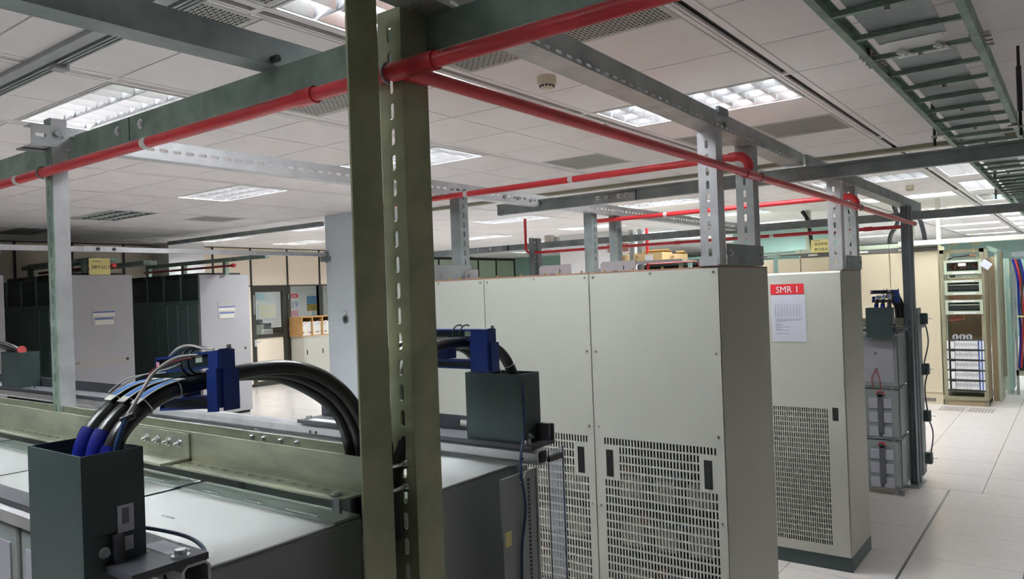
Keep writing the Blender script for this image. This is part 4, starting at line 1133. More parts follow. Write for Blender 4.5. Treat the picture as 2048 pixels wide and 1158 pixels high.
# ---- cable ladder hung at the right
def ladder(y0, y1, label, joints):
    r = thing('cable_ladder', label, 'cable ladder', (-.39, (y0 + y1) / 2, 2.5), None)
    for x, w in ((-.562, .005), (-.232, .005)):
        MB().bx(x, x + w, y0, y1, 2.50, 2.55).bx(x if x > -.4 else x + w, (x - .018) if x > -.4 else x + w + .018, y0, y1, 2.546, 2.55).bx(x if x > -.4 else x + w, (x - .018) if x > -.4 else x + w + .018, y0, y1, 2.50, 2.504).build('side_rail', M_GREENS, r)
    n = int((y1 - y0) / .2715)
    for k in range(n):
        y = y0 + .09 + .2715 * k
        MB().bx(-.556, -.232, y - .009, y + .009, 2.506, 2.522).build('rung', M_GREENS, r)
        if k % 2: MB().cyl((-.40, y, 2.506), (-.40, y, 2.494), .008, 6).build('rung_bolt', M_SCREW, r)
    for y in joints:
        a = MB()
        for x in (-.552, -.238):
            s = 1 if x < -.4 else -1
            a.bx(x, x + s * .006, y - .10, y + .10, 2.508, 2.542)
            for d in (-.075, -.03, .03, .075):
                a.cyl((x + s * .004, y + d, 2.525), (x + s * .024, y + d, 2.525), .007, 6)
                a.cyl((x - s * .012, y + d, 2.525), (x - s * .034, y + d, 2.525), .006, 6)
        a.build('splice', M_SCREW, r, kind='stuff')
    return r
ladder(.3, 6.9, 'galvanised cable ladder hung under the ceiling at upper right', (2.90,))
ladder(6.92, 13.2, 'farther length of cable ladder beyond the grey beam', (8.1,))
for (a, b, nm) in ((.4, 2.72, 'nearest the camera'), (2.90, 6.6, 'in the middle'), (6.9, 12.6, 'beyond the grey beam')):
    cv = thing('cover_plate', 'flat dull steel cover plate lying on the cable ladder, ' + nm, 'plate', (-.40, (a + b) / 2, 2.53), 'cover plates on the cable ladder')
    MB().bx(-.502, -.310, a, b, 2.5235, 2.5265).build('plate', M_GREYST, cv)
    if a > 1 and a < 5:
        mb = MB()
        for (x, y) in ((-.452, -.045), (-.440, -.015), (-.345, -.045), (-.333, -.015)):
            mb.cyl((x, a + y - .06, 2.519), (x, a + y - .06, 2.500), .008, 6); mb.cyl((x, a + y - .06, 2.508), (x, a + y - .06, 2.504), .014, 8)
        mb.bx(-.48, -.32, a - .20, a + .02, 2.520, 2.5232); mb.build('gap_stand_in', M_SIGNW, cv)  # added white plate imitates the bright ceiling showing through the gap, plus bolts
for k, (x, y) in enumerate(((-.585, 4.49), (-.212, 4.49), (-.585, 8.05), (-.212, 8.05))):
    hr = thing('hanger_rod', 'dark ceiling hanger rod holding the %s side of the %s cable ladder' % (('left', 'right')[k % 2], ('near', 'far')[k // 2]), 'rod', (x, y, 2.46), 'ladder hanger rods')
    MB().cyl((x, y, 2.44), (x, y, CZ), .007, 8).cyl((x, y, 2.56), (x, y, 2.78), .012, 10).build('rod', M_BLACK, hr)
    s = 1 if k % 2 == 0 else -1
    MB().bx(x - .012, x + s * .05, y - .02, y + .02, 2.488, 2.494).bx(x + s * .012, x + s * .018, y - .012, y + .012, 2.49, 2.56).cyl((x, y, 2.478), (x, y, 2.488), .013, 6).build('clamp', M_SCREW, hr)
# ---- smoke detectors
def detector(x, y, lab):
    r = thing('smoke_detector', lab, 'smoke detector', (x, y, CZ), 'ceiling smoke detectors')
    MB().cyl((x, y, CZ), (x, y, CZ - .038), .050, 24).cyl((x, y, CZ - .038), (x, y, CZ - .060), .047, 24, .031).cyl((x, y, CZ - .060), (x, y, CZ - .068), .031, 24, .025).build('body', M_DET, r)
    g = MB()
    for k in range(12):
        a = 2 * math.pi * k / 12; u = Vector((math.cos(a), math.sin(a), 0)); w = Vector((-math.sin(a), math.cos(a), 0)); c = V3((x, y, CZ - .0560))
        g.ob(c + u * .034 - w * .006, w * .012, u * .006, Z * .009)
    g.build('sensor_slot', M_GROOVE, r, kind='stuff')
detector(-2.195, 3.30, 'ivory smoke detector on the ceiling right of the main post')
detector(-1.62, 10.25, 'small distant smoke detector above the beige racks')

# ================================================================ FAR LEFT EQUIPMENT ROWS
def equip_row(y0, y1, label, lab2, re_=-9.6, py=-.05):
    H = 2.205; xe = -10.71; xw = -13.05
    r = thing('equipment_row', label, 'cabinet', (-11.9, (y0 + y1) / 2, 0), 'grey equipment rows at the left')
    MB().bx(xw, xe - .05, y0 + .02, y1 - .02, 0, H - .02).build('body', M_EQBLK, r)
    e = MB().bev(xe - .05, xe, y0, y1, .04, H, .006).build('end_panel', M_EQ, r)
    MB().bx(xe, xe + .002, y0 + .004, y1 - .004, .965, 1.068).build('trim_band', M_EQBAND, e)
    MB().bx(xe + .002, xe + .004, y1 - .12, y1 - .085, 1.015, 1.05).build('badge', M_INK, e)
    text('nd', (xe + .002, y0 + .045, 1.012), Y, Z, .055, M_INK, e, space=.9)
    text('model', (xe + .002, y0 + .12, 1.014), Y, Z, .022, M_GREYINK, e, name='print') if False else None
    # label holder
    ym = (y0 + y1) / 2 - .14
    h = MB().bx(xe, xe + .006, ym, ym + .32, 1.515, 1.78).cyl((xe, ym + .16, 1.79), (xe + .006, ym + .16, 1.79), .018, 10).build('label_holder', M_SAGE if False else M_EQBAND, e)
    c = MB().bx(xe + .006, xe + .008, ym + .012, ym + .30, 1.635, 1.685).bx(xe + .006, xe + .008, ym + .035, ym + .28, 1.525, 1.59); c.build('card', M_BINDER, e)
    c = MB().bx(xe + .006, xe + .009, ym + .012, ym + .30, 1.69, 1.705).bx(xe + .006, xe + .009, ym + .035, ym + .28, 1.598, 1.614); c.build('blue_strip', M_PRINTB, e)
    # aisle-side face: louvred top bays, door panels
    MB().bx(xw, xe - .05, y0 + .004, y0 + .02, 1.755, 1.815).build('mid_rail', M_EQDARK, r)
    xs = [xe - .05 - .51 * k for k in range(5)]
    for k, (b, a) in enumerate(zip(xs[:-1], xs[1:])):
        mb = MB()
        for q in range(17): mb.prism([(0, 0), (-.010, .004), (-.010, .007), (0, .003)], (a + .03, y0 + .018, 1.83 + q * .0195), Y, Z, X * (b - a - .05))
        mb.build('louvre_bay', M_EQDARK, r)
        MB().bx(a - .01, a + .02, y0 + .006, y0 + .02, 1.815, 2.19).build('bay_post', M_EQDARK, r)
    xs = [xe - .05 - .30 * k for k in range(8)]
    for k, (b, a) in enumerate(zip(xs[:-1], xs[1:])): MB().bev(a + .004, b - .004, y0 - .004, y0 + .02, .05, 1.75, .004).build('door_panel', M_EQDARK, r)
    for k in (1, 2, 3): MB().bx(xs[k] - .004, xs[k] + .004, y0 - .005, y0 + .01, .05, 1.75).build('seam_strip', M_EQ, r)
    MB().bx(xe - .055, xe - .045, y0 - .006, y0 + .02, .05, 1.75).build('edge_strip', M_EQ, r)
    # small overhead frame
    t = thing('small_overhead_frame', lab2, 'frame', (-11.9, (y0 + y1) / 2, H), 'rail frames on the grey equipment rows')
    yc = (y0 + y1) / 2
    for x in ((-10.67, -11.87, -13.0) if re_ > -10 else (-11.2, -12.2, -13.0)): MB().bx(x - .04, x + .04, yc - .03, yc + .03, H, 2.40).build('post', M_GREENS, t)
    MB().bx(-13.05, re_, yc - .03, yc + .03, 2.40, 2.46).build('rail', M_GREENS, t)
    xp = -10.42 if re_ > -10 else -10.68
    MB().cyl((-13.05, yc + py, 2.33), (xp, yc + py, 2.33), .018, 8).build('red_pipe', M_REDWIRE, t)
    MB().cyl((xp, yc + py, 2.33), (xp + .06, yc + py, 2.33), .03, 8).build('pipe_cap', M_RED, t)
    m = MB()
    for k in range(4): m.bx(-12.9 + .55 * k, -12.5 + .55 * k, y0 + .06, y1 - .06, H - .02, H + .03)
    m.build('top_cover', M_EQBLK, r)
equip_row(6.40, 7.255, 'grey equipment row in front of the office door with light end panel', 'rail frame with red pipe on the grey row before the office door')
equip_row(4.54, 5.378, 'grey equipment row under the yellow note sign with light end panel', 'rail frame with red pipe behind the yellow note sign', -10.9, .14)
equip_row(2.90, 3.78, 'grey equipment row at the left picture edge', 'rail frame with red pipe at the left picture edge')
ys = thing('note_sign', 'yellow sign reading 38M.SC1 standing on the left grey row', 'sign', (-10.66, 4.92, 2.205), 'yellow row signs')
MB().bx(-10.665, -10.655, 4.778, 5.055, 2.205, 2.43).build('board', M_YELLOW, ys)
text('38M.SC1', (-10.655, 4.80, 2.285), Y, Z, .068, M_INK, ys, width=.235)
text('\u25c6\u4e2d\u83ef\u96fb\u4fe1', (-10.655, 4.83, 2.375), Y, Z, .028, M_GREYINK, ys, width=.10)

# long silver rail to the column, dark bar under the ceiling
sr = thing('silver_rail', 'long pale steel rail running to the white column from the left', 'rail', (-8.1, 3.5, 2.33))
MB().bx(-8.10, -8.05, .8, 6.66, 2.332, 2.384).build('bar', M_GALVB, sr)
MB().bx(-8.05, -8.046, 3.56, 3.98, 2.332, 2.388).build('splice_plate', M_GALVB, sr)
for y in (3.70, 3.86): MB().cyl((-8.046, y, 2.36), (-8.03, y, 2.36), .018, 10).build('bolt', M_BLACK, sr)
MB().bx(-8.12, -7.98, 6.60, 6.668, 2.262, 2.330).bx(-8.09, -8.03, 6.655, 6.668, 2.25, 2.40).build('wall_bracket', M_GREYST, sr)
db = single(MB().bx(-11.95, -8.09, 6.60, 6.66, 2.74, 2.80), 'ceiling_bar', M_GREYST, (-10, 6.63, 2.74), 'dark bar under the ceiling left of the white column', 'bar')
for (y, z, lab) in ((5.75, 2.36, 'grey cable tray ending above the left equipment rows, lower'), (5.2, 2.40, 'grey cable tray above the left equipment rows, upper')):
    single(MB().bx(-16, -10.9, y - .1, y + .1, z, z + .06), 'cable_tray', M_GREENS, (-13, y, z), lab, 'tray')
# fittings on the column
bg = thing('round_badge', 'round grey dial badge on the white column', 'badge', (-7.728, 6.668, 1.49))
MB().cyl((-7.728, 6.67, 1.49), (-7.728, 6.664, 1.49), .055, 24).build('face', M_GALV, bg)
MB().tube(arc((-7.728, 6.662, 1.49), X, Z, .053, 0, 360, 24), .006, 6).build('rim', M_GREYST, bg)
m = MB()
for k in range(6):
    a = math.pi * k / 6; m.ob(V3((-7.728, 6.6636, 1.49)) - V3((math.cos(a), 0, math.sin(a))) * .04, V3((math.cos(a), 0, math.sin(a))) * .08, V3((-math.sin(a), 0, math.cos(a))) * .006, V3((0, -.001, 0)))
m.build('dial_mark', M_INK, bg, kind='stuff')
MB().cyl((-7.72, 6.668, 1.545), (-7.70, 6.668, 1.575), .006, 6).build('hook', M_GREYST, bg)
single(MB().bx(-7.77, -7.68, 6.666, 6.6685, 1.585, 1.605), 'blank_sticker', M_PAPER, (-7.72, 6.667, 1.585), 'small pale strip above the round badge on the column', 'label')
single(MB().bev(-8.13, -8.087, 6.70, 6.76, 1.70, 1.81, .004), 'switch_box', M_GREYST, (-8.11, 6.73, 1.70), 'small grey box on the left edge of the column', 'switch')

# ================================================================ OFFICE BEHIND THE PARTITION
fc = thing('file_cabinet', 'beige sliding-door cabinet beside the office door', 'cabinet', (-13.42, 10.72, 0))
MB().bx(-13.65, -13.205, 10.235, 11.3, 0, .965).bx(-13.66, -13.195, 10.225, 11.31, .965, .985).build('body', M_FILE, fc)
for (a, b, o) in ((10.27, 10.705, 0), (10.69, 11.27, -.006)):
    d = MB().bx(-13.205, -13.198 + o, a, b, .06, .955).build('door', M_FILE, fc)
    MB().bx(-13.198 + o, -13.194 + o, a + .02, a + .045, .60, .70).build('handle', M_GROOVE, d)
bk = thing('binder_shelf', 'wooden shelf box with binders on the beige cabinet', 'shelf', (-13.42, 10.72, .985))
sh = MB().bx(-13.64, -13.22, 10.205, 10.23, .985, 1.40)
MB().bx(-13.64, -13.22, 10.205, 11.30, 1.385, 1.405).build('top', M_WOOD, bk)
MB().bx(-13.64, -13.22, 10.205, 11.30, .985, 1.003).build('bottom', M_WOOD, bk)
for y in (10.205, 10.475, 10.745, 11.02, 11.28): MB().bx(-13.64, -13.22, y, y + .02, 1.003, 1.385).build('divider', M_WOOD, bk)
MB().bx(-13.65, -13.64, 10.205, 11.30, .985, 1.405).build('back', M_WOOD, bk)
bc = [M_BINDER, M_SIGNW, M_BINDER, M_PARTW]
wh = ['first', 'second', 'third', 'fourth']
for b_ in range(3):
    for k in range(4):
        y = 10.232 + .27 * b_ + .060 * k; z1 = 1.003 + .285 + .012 * ((k + b_) % 2)
        r = thing('binder', 'white binder, %s from left in the %s compartment of the wooden shelf' % (wh[k], wh[b_]), 'binder', (-13.4, y + .027, 1.003), 'binders in the wooden shelf')
        MB().bx(-13.56, -13.26, y, y + .055, 1.003, z1).build('cover', bc[(k + b_) % 4], r)
        MB().bx(-13.26, -13.2585, y + .01, y + .045, z1 - .07, z1 - .03).build('spine_label', (M_MINT, M_PINK, M_SIGNW, M_CYANP)[(k + 2 * b_) % 4], r)
        MB().bx(-13.26, -13.2585, y + .012, y + .043, 1.05, 1.085).build('spine_mark', (M_INK, M_YELLOW, M_PINK)[(k + b_) % 3], r)
dk = thing('office_desk', 'pale office desk seen through the door glass', 'desk', (-14.6, 10.3, 0))
MB().bx(-15.0, -14.2, 9.3, 11.3, .96, 1.0).bx(-15.0, -14.2, 9.3, 9.34, 0, .96).bx(-15.0, -14.2, 11.26, 11.3, 0, .96).build('frame', M_FILE, dk)
mo = thing('office_printer', 'black printer on the desk behind the door glass', 'printer', (-14.5, 10.4, 1.0))
MB().bev(-14.7, -14.35, 10.24, 10.62, 1.0, 1.20, .02).build('body', M_BLACK, mo)
MB().bev(-14.72, -14.6, 10.22, 10.44, 1.20, 1.29, .015).build('tray', M_BLACK, mo)
ms = thing('office_machine', 'grey machine with dark top left behind the door glass', 'machine', (-14.5, 9.98, 1.0))
MB().bev(-14.6, -14.4, 9.84, 10.10, 1.0, 1.26, .015).build('body', M_FILE, ms)
MB().bev(-14.6, -14.38, 9.82, 10.06, 1.26, 1.37, .015).build('head', M_BLACK, ms)
MB().cyl((-14.38, 10.0, 1.31), (-14.37, 10.0, 1.31), .025, 10).build('knob', M_BRASS, ms)
single(MB().bev(-14.35, -14.22, 9.98, 10.20, 1.0, 1.15, .01), 'white_box', M_PARTW, (-14.28, 10.09, 1.0), 'small white box on the desk behind the door glass', 'box')
wbd = thing('notice_board', 'cream framed notice board on the office wall', 'board', (-16.38, 11.6, 1.33))
MB().bx(-16.395, -16.375, 11.335, 11.862, 1.33, 1.706).build('frame', M_SIGNW, wbd)
MB().bx(-16.375, -16.37, 11.365, 11.832, 1.36, 1.51).bx(-16.375, -16.37, 11.365, 11.832, 1.525, 1.676).build('panel', M_BACKBD, wbd)
single(MB().bx(-16.395, -16.385, 11.33, 11.545, 1.81, 1.97), 'wall_poster', M_CYANP, (-16.39, 11.43, 1.81), 'small pale blue poster high on the office wall', 'poster')
cl = thing('wall_calendar', 'tear-off wall calendar showing a large blue 19', 'calendar', (-16.39, 12.40, 1.35))
MB().bx(-16.395, -16.385, 12.245, 12.545, 1.35, 1.93).build('sheet', M_SIGNW, cl)
MB().bx(-16.385, -16.382, 12.245, 12.545, 1.83, 1.93).build('red_header', M_SIGNRED, cl)
text('\u6c11\u570b\u66c6', (-16.382, 12.29, 1.855), Y, Z, .06, M_SIGNW, cl, width=.2)
MB().bx(-16.385, -16.382, 12.245, 12.545, 1.35, 1.50).build('pink_footer', M_PINK, cl)
text('19', (-16.385, 12.32, 1.57), Y, Z, .25, M_PRINTB, cl, width=.17)
text('\u4e00\n\u6708', (-16.385, 12.255, 1.72), Y, Z, .06, M_PRINTB, cl)
pc = thing('landscape_print', 'landscape picture of a sunflower field under blue sky', 'picture', (-16.39, 13.0, 1.47))
MB().bx(-16.395, -16.385, 12.836, 13.164, 1.655, 1.867).build('sky', M_SKYB, pc)
MB().bx(-16.395, -16.384, 12.836, 13.164, 1.47, 1.655).build('field', M_FIELD, pc)
single(MB().bx(-16.395, -16.388, 12.995, 13.08, 1.35, 1.44), 'sticky_note', M_CYANP, (-16.39, 13.04, 1.35), 'small pale note under the landscape picture', 'note')

# ================================================================ RIGHT: BEIGE RACK ROW
BY = 11.95
edges = [-1.567, -2.182, -2.80, -3.42, -4.04, -4.66]
for k, (b, a) in enumerate(zip(edges[:-1], edges[1:])):
    r = thing('beige_rack', 'tall beige rack, %s from the aisle in the far row' % ordn[k], 'rack', ((a + b) / 2, 12.3, 0), 'tall beige racks in the far row')
    MB().bx(a + .003, b - .003, BY + .012, BY + .62, 0, 2.20).build('body', M_BEIGE, r)
    MB().bev(a + .006, b - .006, BY, BY + .014, .16, 2.125, .004).build('door', M_BEIGE, r)
    MB().bx(a + .003, b - .003, BY - .002, BY + .012, 2.135, 2.19).build('header', M_HEAD, r)
    MB().bx(a + .003, b - .003, BY - .004, BY + .3, 2.195, 2.255).build('crown', M_SAGE, r)
    g = MB()
    if k >= 2:
        for q in range(24): g.bx(a + .10, b - .12, BY - .001, BY + .0005, 1.62 + q * .018, 1.632 + q * .018)
        g.build('grille', M_BEIGE2, r, kind='stuff')
    MB().bx(a + .12, a + .12 + (.10, .22, .14, .2, .1)[k], BY - .004, BY - .002, 2.15, 2.178).build('name_strip', M_BINDER, r)
    MB().bx(a + .003, b - .003, BY + .004, BY + .02, 0.0, .13).build('kick_panel', M_BEIGE, r)
    g = MB()
    for q in range(18): g.bx(a + .06 + q * .026, a + .078 + q * .026, BY + .001, BY + .004, .035, .085)
    g.build('kick_grille', M_HEAD, r, kind='stuff')
    if k == 0: MB().bx(b - .085, b - .07, BY - .003, BY + .001, .16, 2.1).build('edge_joint', M_BEIGE2, r)
wr = thing('white_rail', 'cream rail spanning above the open rack toward the right edge', 'rail', (-1.2, 11.92, 2.215))
MB().bx(-2.05, 1.8, 11.88, 11.94, 2.215, 2.280).build('bar', M_BINDER, wr)
for x in (-1.42, -1.15): MB().cyl((x, 11.91, 2.06), (x, 11.91, 2.33), .006, 6).bx(x + .02, x + .10, 11.9, 11.93, 2.185, 2.205).build('drop_bolt', M_BRASS, wr)
# open rack
orr = thing('open_rack', 'olive open equipment rack beside the beige racks', 'rack', (-1.29, 12.2, 0))
for x in (-1.555, -1.085): MB().bx(x, x + .05, BY, BY + .05, 0, 2.13).build('upright', M_OLRACK, orr)
for x in (-1.555, -1.085): MB().bx(x, x + .05, 12.5, 12.55, 0, 2.13).build('upright', M_OLRACK, orr)
MB().bx(-1.555, -1.035, BY, BY + .05, 2.08, 2.13).build('head_bar', M_OLRACK, orr)
MB().bx(-1.565, -1.03, BY - .02, 12.55, .075, .125).build('base_shelf', M_OLRACK, orr)
MB().bx(-1.505, -1.085, BY + .002, BY + .02, .0, .075).build('kick_plate', M_TANBOARD, orr)
MB().bx(-1.50, -1.09, 12.42, 12.44, .13, 1.78).build('back_board', M_TANBOARD, orr)
MB().bx(-1.04, -1.035, BY + .06, 12.55, .13, 2.0).build('side_board', M_TANBOARD, orr)
def subrack(z0, z1, lab, inner):
    r = thing('subrack', lab, 'subrack', (-1.285, BY, z0), 'sage subracks in the open rack')
    xa, xb = -1.503, -1.062
    MB().bx(xa, xb, BY - .03, BY - .012, z1 - .035, z1).bx(xa, xb, BY - .03, BY - .012, z0, z0 + .045).bx(xa, xa + .035, BY - .03, BY - .012, z0 + .045, z1 - .035).bx(xb - .035, xb, BY - .03, BY - .012, z0 + .045, z1 - .035).build('frame', M_SAGE, r)
    MB().bx(xa + .01, xb - .01, BY + .12, BY + .13, z0 + .01, z1 - .01).bx(xa + .01, xb - .01, BY - .012, BY + .12, z0 + .004, z0 + .010).bx(xa + .01, xb - .01, BY - .012, BY + .12, z1 - .01, z1 - .004).build('tray', inner, r)
    MB().bx(xa + .09, xb - .09, BY - .032, BY - .030, z1 - .026, z1 - .010).build('name_strip', M_SIGNW, r)
    MB().bx(xa + .10, xb - .08, BY - .032, BY - .030, z0 + .008, z0 + .026).build('name_strip', M_SIGNW, r)
    return r
s1 = subrack(1.79, 1.985, 'top sage subrack full of small components', M_EQDARK)
q = MB()
for k in range(60): 
    x = random.uniform(-1.46, -1.12); z = random.uniform(1.84, 1.93); q.bx(x, x + random.uniform(.008, .03), BY + .05, BY + .09, z, z + random.uniform(.008, .03))
q.build('component', M_RUST, s1, kind='stuff')
MB().bx(-1.33, -1.24, BY - .034, BY - .031, 1.90, 1.94).build('name_card', M_BINDER, s1)
for (z0, z1, lab) in ((1.507, 1.712, 'middle sage subrack with dark window above red wires'), (1.245, 1.44, 'lower sage subrack with dark window and white strip')):
    s = subrack(z0, z1, lab, M_EQDARK)
    MB().bx(-1.46, -1.105, BY + .01, BY + .03, (z0 + z1) / 2 - .03, (z0 + z1) / 2 + .02).build('slot_bar', M_INK, s)
    MB().bx(-1.46, -1.105, BY + .0, BY + .03, z1 - .075, z1 - .06).build('shelf_bar', M_SAGE, s)
    w = MB()
    for k in range(9): w.tube([(-1.44 + .02 * k, BY, z0 - .002), (-1.44 + .02 * k, BY, z0 - .075), (-1.46, BY, z0 - .085)], .003, 5)
    w.build('red_wire', M_REDWIRE, s, kind='stuff')
tp = single(MB().bx(-1.48, -1.11, BY + .02, BY + .20, 2.0, 2.03), 'terminal_strip', M_SAGE, (-1.3, 12.05, 2.0), 'sage strip with dark cables at the top of the open rack', 'strip')
MB().tube(spline([(-1.45, BY, 2.0), (-1.38, BY - .02, 2.03), (-1.28, BY - .01, 2.035), (-1.2, BY, 2.05)], 5), .014, 8).build('cable', M_BLACK, tp)
MB().bx(-1.29, -1.12, BY + .0, BY + .02, 2.03, 2.055).build('red_block', M_RUST, tp)
mp = single(MB().bx(-1.47, -1.10, BY, BY + .02, 1.735, 1.785), 'meter_panel', M_SAGE, (-1.29, BY, 1.735), 'narrow panel with small meter under the top subrack', 'panel')
MB().bx(-1.44, -1.37, BY - .005, BY, 1.75, 1.775).bx(-1.34, -1.33, BY - .005, BY, 1.75, 1.76).bx(-1.31, -1.30, BY - .005, BY, 1.75, 1.76).build('display', M_INK, mp)
for j in range(5):
    z1 = .885 - .1375 * j; z0 = z1 - .118
    r = thing('rectifier_shelf', 'white module shelf, %s from the top of five in the open rack' % ordn[j], 'module shelf', (-1.29, BY, z0), 'white module shelves in the open rack')
    MB().bx(-1.507, -1.062, BY + .0, BY + .28, z0, z0 + .006).bx(-1.507, -1.062, BY + .27, BY + .28, z0, z1).build('tray', M_HEAD, r)
    MB().bx(-1.507, -1.062, BY - .02, BY - .012, z0 - .012, z0 + .002).build('front_bar', M_INK, r)
    MB().bx(-1.503, -1.485, BY - .014, BY, z0 + .004, z1).build('flank', M_SIGNW, r)
    MB().bx(-1.46, -1.415, BY - .016, BY, z0 + .01, z1 - .01).build('controller', M_SIGNW, r)
    for k in range(10):
        x = -1.408 + .0272 * k
        u = MB().bx(x, x + .024, BY - .012, BY + .2, z0 + .006, z1 - .004).build('module', M_SIGNW, r)
        MB().bx(x + .004, x + .020, BY - .014, BY - .012, z0 + .045, z1 - .03).build('module_grille', M_EQ, u)
    MB().bx(-1.132, -1.122, BY - .014, BY, z0, z1).bx(-1.102, -1.09, BY - .014, BY, z0, z1).build('blue_rail', M_PRINTB, r)
    MB().bx(-1.12, -1.104, BY - .012, BY, z0, z1).bx(-1.088, -1.068, BY - .012, BY, z0, z1).build('flank', M_SIGNW, r)
for k in range(3):
    x = -1.40 + .082 * k
    r = thing('clear_fuse', 'clear round fuse holder on top of the module shelves, %s of three' % ('left', 'middle', 'right')[k], 'fuse', (x, BY + .03, .895), 'clear fuse holders')
    MB().cyl((x, BY + .0, .935), (x, BY + .05, .935), .036, 14).build('cap', M_GALVB, r)
    MB().bx(x - .008, x + .008, BY - .004, BY + .0, .90, .955).build('lever', M_INK, r)
    MB().bx(x - .03, x + .03, BY + .0, BY + .06, .888, .90).build('base', M_HEAD, r)
single(MB().bx(-1.507, -1.062, BY - .01, BY + .28, .886, .888), 'shelf_cover', M_HEAD, (-1.29, BY + .1, .886), 'dark cover plate over the module shelves', 'plate')
tg = single(MB().ob((-1.085, BY - .04, 1.905), (.095, 0, -.075), (.06, 0, .078), (0, -.002, 0)), 'paper_tag', M_PINK if False else M_PAPER, (-1.03, BY - .04, 1.9), 'tilted white paper tag hung on the open rack', 'tag')
# sage column behind the rack, mint cabinet and cable rack at the right edge
st = thing('side_rack', 'sage and grey rack side standing behind the open rack', 'rack', (-.95, 12.8, 0))
MB().bx(-1.03, -.955, 12.56, 13.1, 0, 2.02).build('side', M_TANBOARD, st)
MB().bx(-.955, -.925, 12.5, 13.1, 0, 2.05).build('edge', M_SAGE, st)
MB().bx(-.925, -.90, 12.9, 13.16, .3, 2.1).build('post', M_OLRACK, st)
MB().ob((-1.05, 12.6, 2.12), (.12, 0, -.05), (0, .6, 0), (0, 0, .06)).build('cable_arm', M_GREENS, st)
mc = thing('mint_cabinet', 'pale mint cabinet side near the right picture edge', 'cabinet', (-.92, 13.4, 0))
MB().bx(-.96, -.885, 13.3, 13.9, .06, 2.0).build('side', M_MINT, mc)
MB().bx(-.885, -.84, 13.32, 13.9, .06, 2.0).build('door', M_TEAL, mc)
for z in (.55, .95, 1.35, 1.75): MB().bx(-.86, -.835, 13.30, 13.32, z, z + .22).build('board', (M_SAGE, M_TEAL, M_MINT, M_SAGE)[int(z * 2) % 4], mc)
oc = thing('cable_rack', 'open rack with hanging cable bundles at the right picture edge', 'rack', (-.6, 13.6, 0))
for x in (-.80, -.45): MB().bx(x, x + .035, 13.3, 13.34, 0, 2.05).build('upright', M_GALV, oc)
MB().bx(-.80, .6, 13.28, 13.33, 2.02, 2.09).build('head_bar', M_GREYST, oc)
MB().bx(-.80, .6, 13.3, 13.5, .28, .36).build('base_bar', M_SAGE, oc)
for k, (m, x) in enumerate(((M_BOOT, -.735), (M_REDWIRE, -.71), (M_BOOT, -.66), (M_TEAL, -.62), (M_BLACK, -.68), (M_PRINTB, -.56))):
    MB().tube(spline([(x - .05, 13.28, 1.98), (x, 13.25, 1.7), (x + .03 * math.sin(k), 13.26, 1.3), (x + .01, 13.26, .9), (x - .02, 13.28, .4)], 6), .016, 7).build('cable_bundle', m, oc)
MB().tube(arc((-.69, 13.25, 1.15), X, Y, .06, 0, 360, 14), .012, 6).build('bundle_tie', M_YELLOW, oc)
MB().bx(-.76, -.66, 13.28, 13.34, .36, .44).build('junction', M_INK, oc)
# posts, cables and sign on top of the beige row
for k, (x, m, w) in enumerate(((-3.39, M_SAGE, .07), (-2.83, M_GREENP, .10), (-1.60, M_BINDER, .05), (-1.95, M_SAGE, .07))):
    single(MB().bx(x - w / 2, x + w / 2, 12.28, 12.36, 2.26 if True else 0, 3.0), 'ceiling_post', m, (x, 12.32, 2.26), ('sage post left of the yellow sign above the beige racks', 'green post behind the yellow sign', 'cream post with green wire above the beige racks', 'pale post between the beige rack tops and ceiling')[k], 'post')
for k, pts in enumerate(([(-3.44, 12.2, 2.86), (-3.36, 12.2, 2.72), (-3.33, 12.2, 2.5), (-3.30, 12.2, 2.27)], [(-2.95, 12.2, 2.87), (-2.88, 12.18, 2.68), (-2.98, 12.15, 2.5), (-3.05, 12.15, 2.27)], [(-2.80, 12.2, 2.86), (-2.72, 12.2, 2.6), (-2.70, 12.2, 2.42), (-2.74, 12.2, 2.27)],
                          [(-2.16, 12.2, 2.88), (-2.10, 12.2, 2.6), (-2.20, 12.2, 2.4), (-2.22, 12.2, 2.27)], [(-1.92, 12.2, 2.88), (-1.82, 12.2, 2.62), (-1.77, 12.2, 2.4), (-1.76, 12.2, 2.27)])):
    single(MB().tube(spline(pts, 6), .030, 8), 'ceiling_cable', M_CABLE, pts[0], 'black cable drop from the ceiling to the beige racks, %s from the left' % ordn[k], 'cable', 'black cable drops above the beige racks')
s2 = thing('note_sign', 'yellow sign with Chinese characters on the beige racks', 'sign', (-3.12, 11.93, 2.2), 'yellow row signs')
MB().bx(-3.25, -2.985, 11.925, 11.935, 2.195, 2.395).build('board', M_YELLOW, s2)
text('\u6771\u90e8\u5e79\u7dda', (-3.20, 11.925, 2.305), X, Z, .05, M_INK, s2, width=.185)
text('\u6578\u4f4d\u5fae\u6ce2', (-3.20, 11.925, 2.225), X, Z, .05, M_INK, s2, width=.185)
text('\u25c6\u4e2d\u83ef\u96fb\u4fe1', (-3.21, 11.925, 2.365), X, Z, .018, M_GREYINK, s2, width=.10)

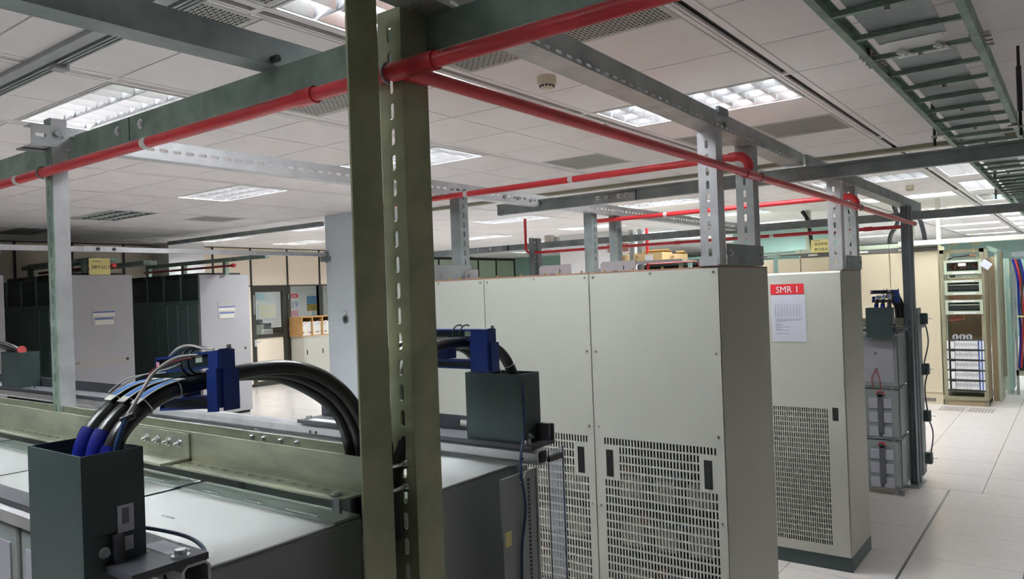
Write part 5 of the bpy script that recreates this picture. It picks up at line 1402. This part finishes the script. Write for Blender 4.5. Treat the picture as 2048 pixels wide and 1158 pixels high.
# ================================================================ CENTRE BACKGROUND
ct_ = thing('overhead_tray', 'pale overhead tray carrying cardboard boxes in the centre distance', 'tray', (-4.6, 9.5, 2.05))
MB().bx(-5.15, -4.15, 9.25, 9.75, 2.085, 2.11).bx(-5.15, -4.15, 9.245, 9.255, 2.085, 2.125).build('shelf', M_GALVB, ct_)
for x in (-5.10, -4.30): MB().bx(x, x + .04, 9.5, 9.54, 0, 2.085).build('leg', M_GREYST, ct_)
for (x0, x1, y0, h, lab) in ((-5.08, -4.98, 9.30, .11, 'small cardboard box at the left end of the overhead tray'), (-4.86, -4.44, 9.28, .12, 'long cardboard box with white label on the overhead tray'), (-4.40, -4.28, 9.42, .09, 'brown cardboard box at the right end of the overhead tray')):
    r = thing('cardboard_box', lab, 'box', ((x0 + x1) / 2, y0 + .15, 2.11), 'cardboard boxes on the overhead tray')
    MB().bx(x0, x1, y0, y0 + .32, 2.11, 2.11 + h).build('carton', M_CARD, r)
    MB().ob((x0, y0 + .32, 2.11 + h), (x1 - x0, 0, 0), (0, -.12, .04), (0, 0, .004)).build('flap', M_CARD, r)
    if x1 - x0 > .3: MB().bx(x0 + .17, x0 + .29, y0 - .002, y0, 2.12, 2.20).build('white_label', M_SIGNW, r)
    MB().tube(arc((x0 + .05, y0 - .002, 2.11 + h * .6), X, Z, .015, 0, 360, 10), .004, 5).build('print_mark', M_RUST, r)
single(MB().tube([(-4.6, 9.2, 2.07), (-3.95, 9.2, 2.075), (-3.90, 9.2, 2.06), (-3.89, 9.2, 1.7)], .009, 8), 'red_pipe', M_REDWIRE, (-4.2, 9.2, 2.07), 'thin red pipe bending down beside the cardboard boxes', 'pipe')
ta = thing('teal_tray', 'teal cable tray in the distance beside the bright post frame', 'tray', (-4.0, 11.0, 2.2))
MB().bx(-5.0, -3.2, 10.9, 11.0, 2.17, 2.20).build('rail', M_TEAL, ta)
MB().bx(-4.7, -3.2, 11.1, 11.2, 2.10, 2.14).build('rail', M_TEAL, ta)
MB().cyl((-4.35, 10.95, 2.2), (-4.35, 10.95, CZ), .016, 8).build('hanger', M_GREENS, ta)
for x in (-4.8, -3.5): MB().bx(x, x + .05, 10.92, 10.97, 0, 2.17).build('leg', M_TEAL, ta)
single(MB().bx(-5.6, -3.6, 15.0, 15.2, 0, 2.85), 'teal_cabinet', M_TEAL, (-4.6, 15.1, 0), 'teal cabinet front in the distance behind the cardboard boxes', 'cabinet')
single(MB().bx(-10.0, -6.6, 16.8, 17.3, 0, 2.0), 'mint_cabinet', M_MINT, (-8.3, 17, 0), 'low mint cabinet row in the distance left of the far column', 'cabinet')
bw = thing('junction_box', 'brown junction box on the far column behind the grey frame', 'box', (-7.1, 12.85, 2.2))
MB().bx(-7.2, -6.85, 12.7, 12.9, 2.46, 2.62).build('case', M_RUST, bw)
pl2 = thing('pull_box', 'small pale junction box on the farther rack beam', 'box', (-5.3, 7.9, 2.38))
MB().bev(-5.35, -5.25, 7.86, 7.95, 2.376, 2.46, .004).build('case', M_BINDER, pl2)
MB().bx(-5.22, -5.17, 7.87, 7.93, 2.376, 2.43).build('clip', M_BOLT, pl2)
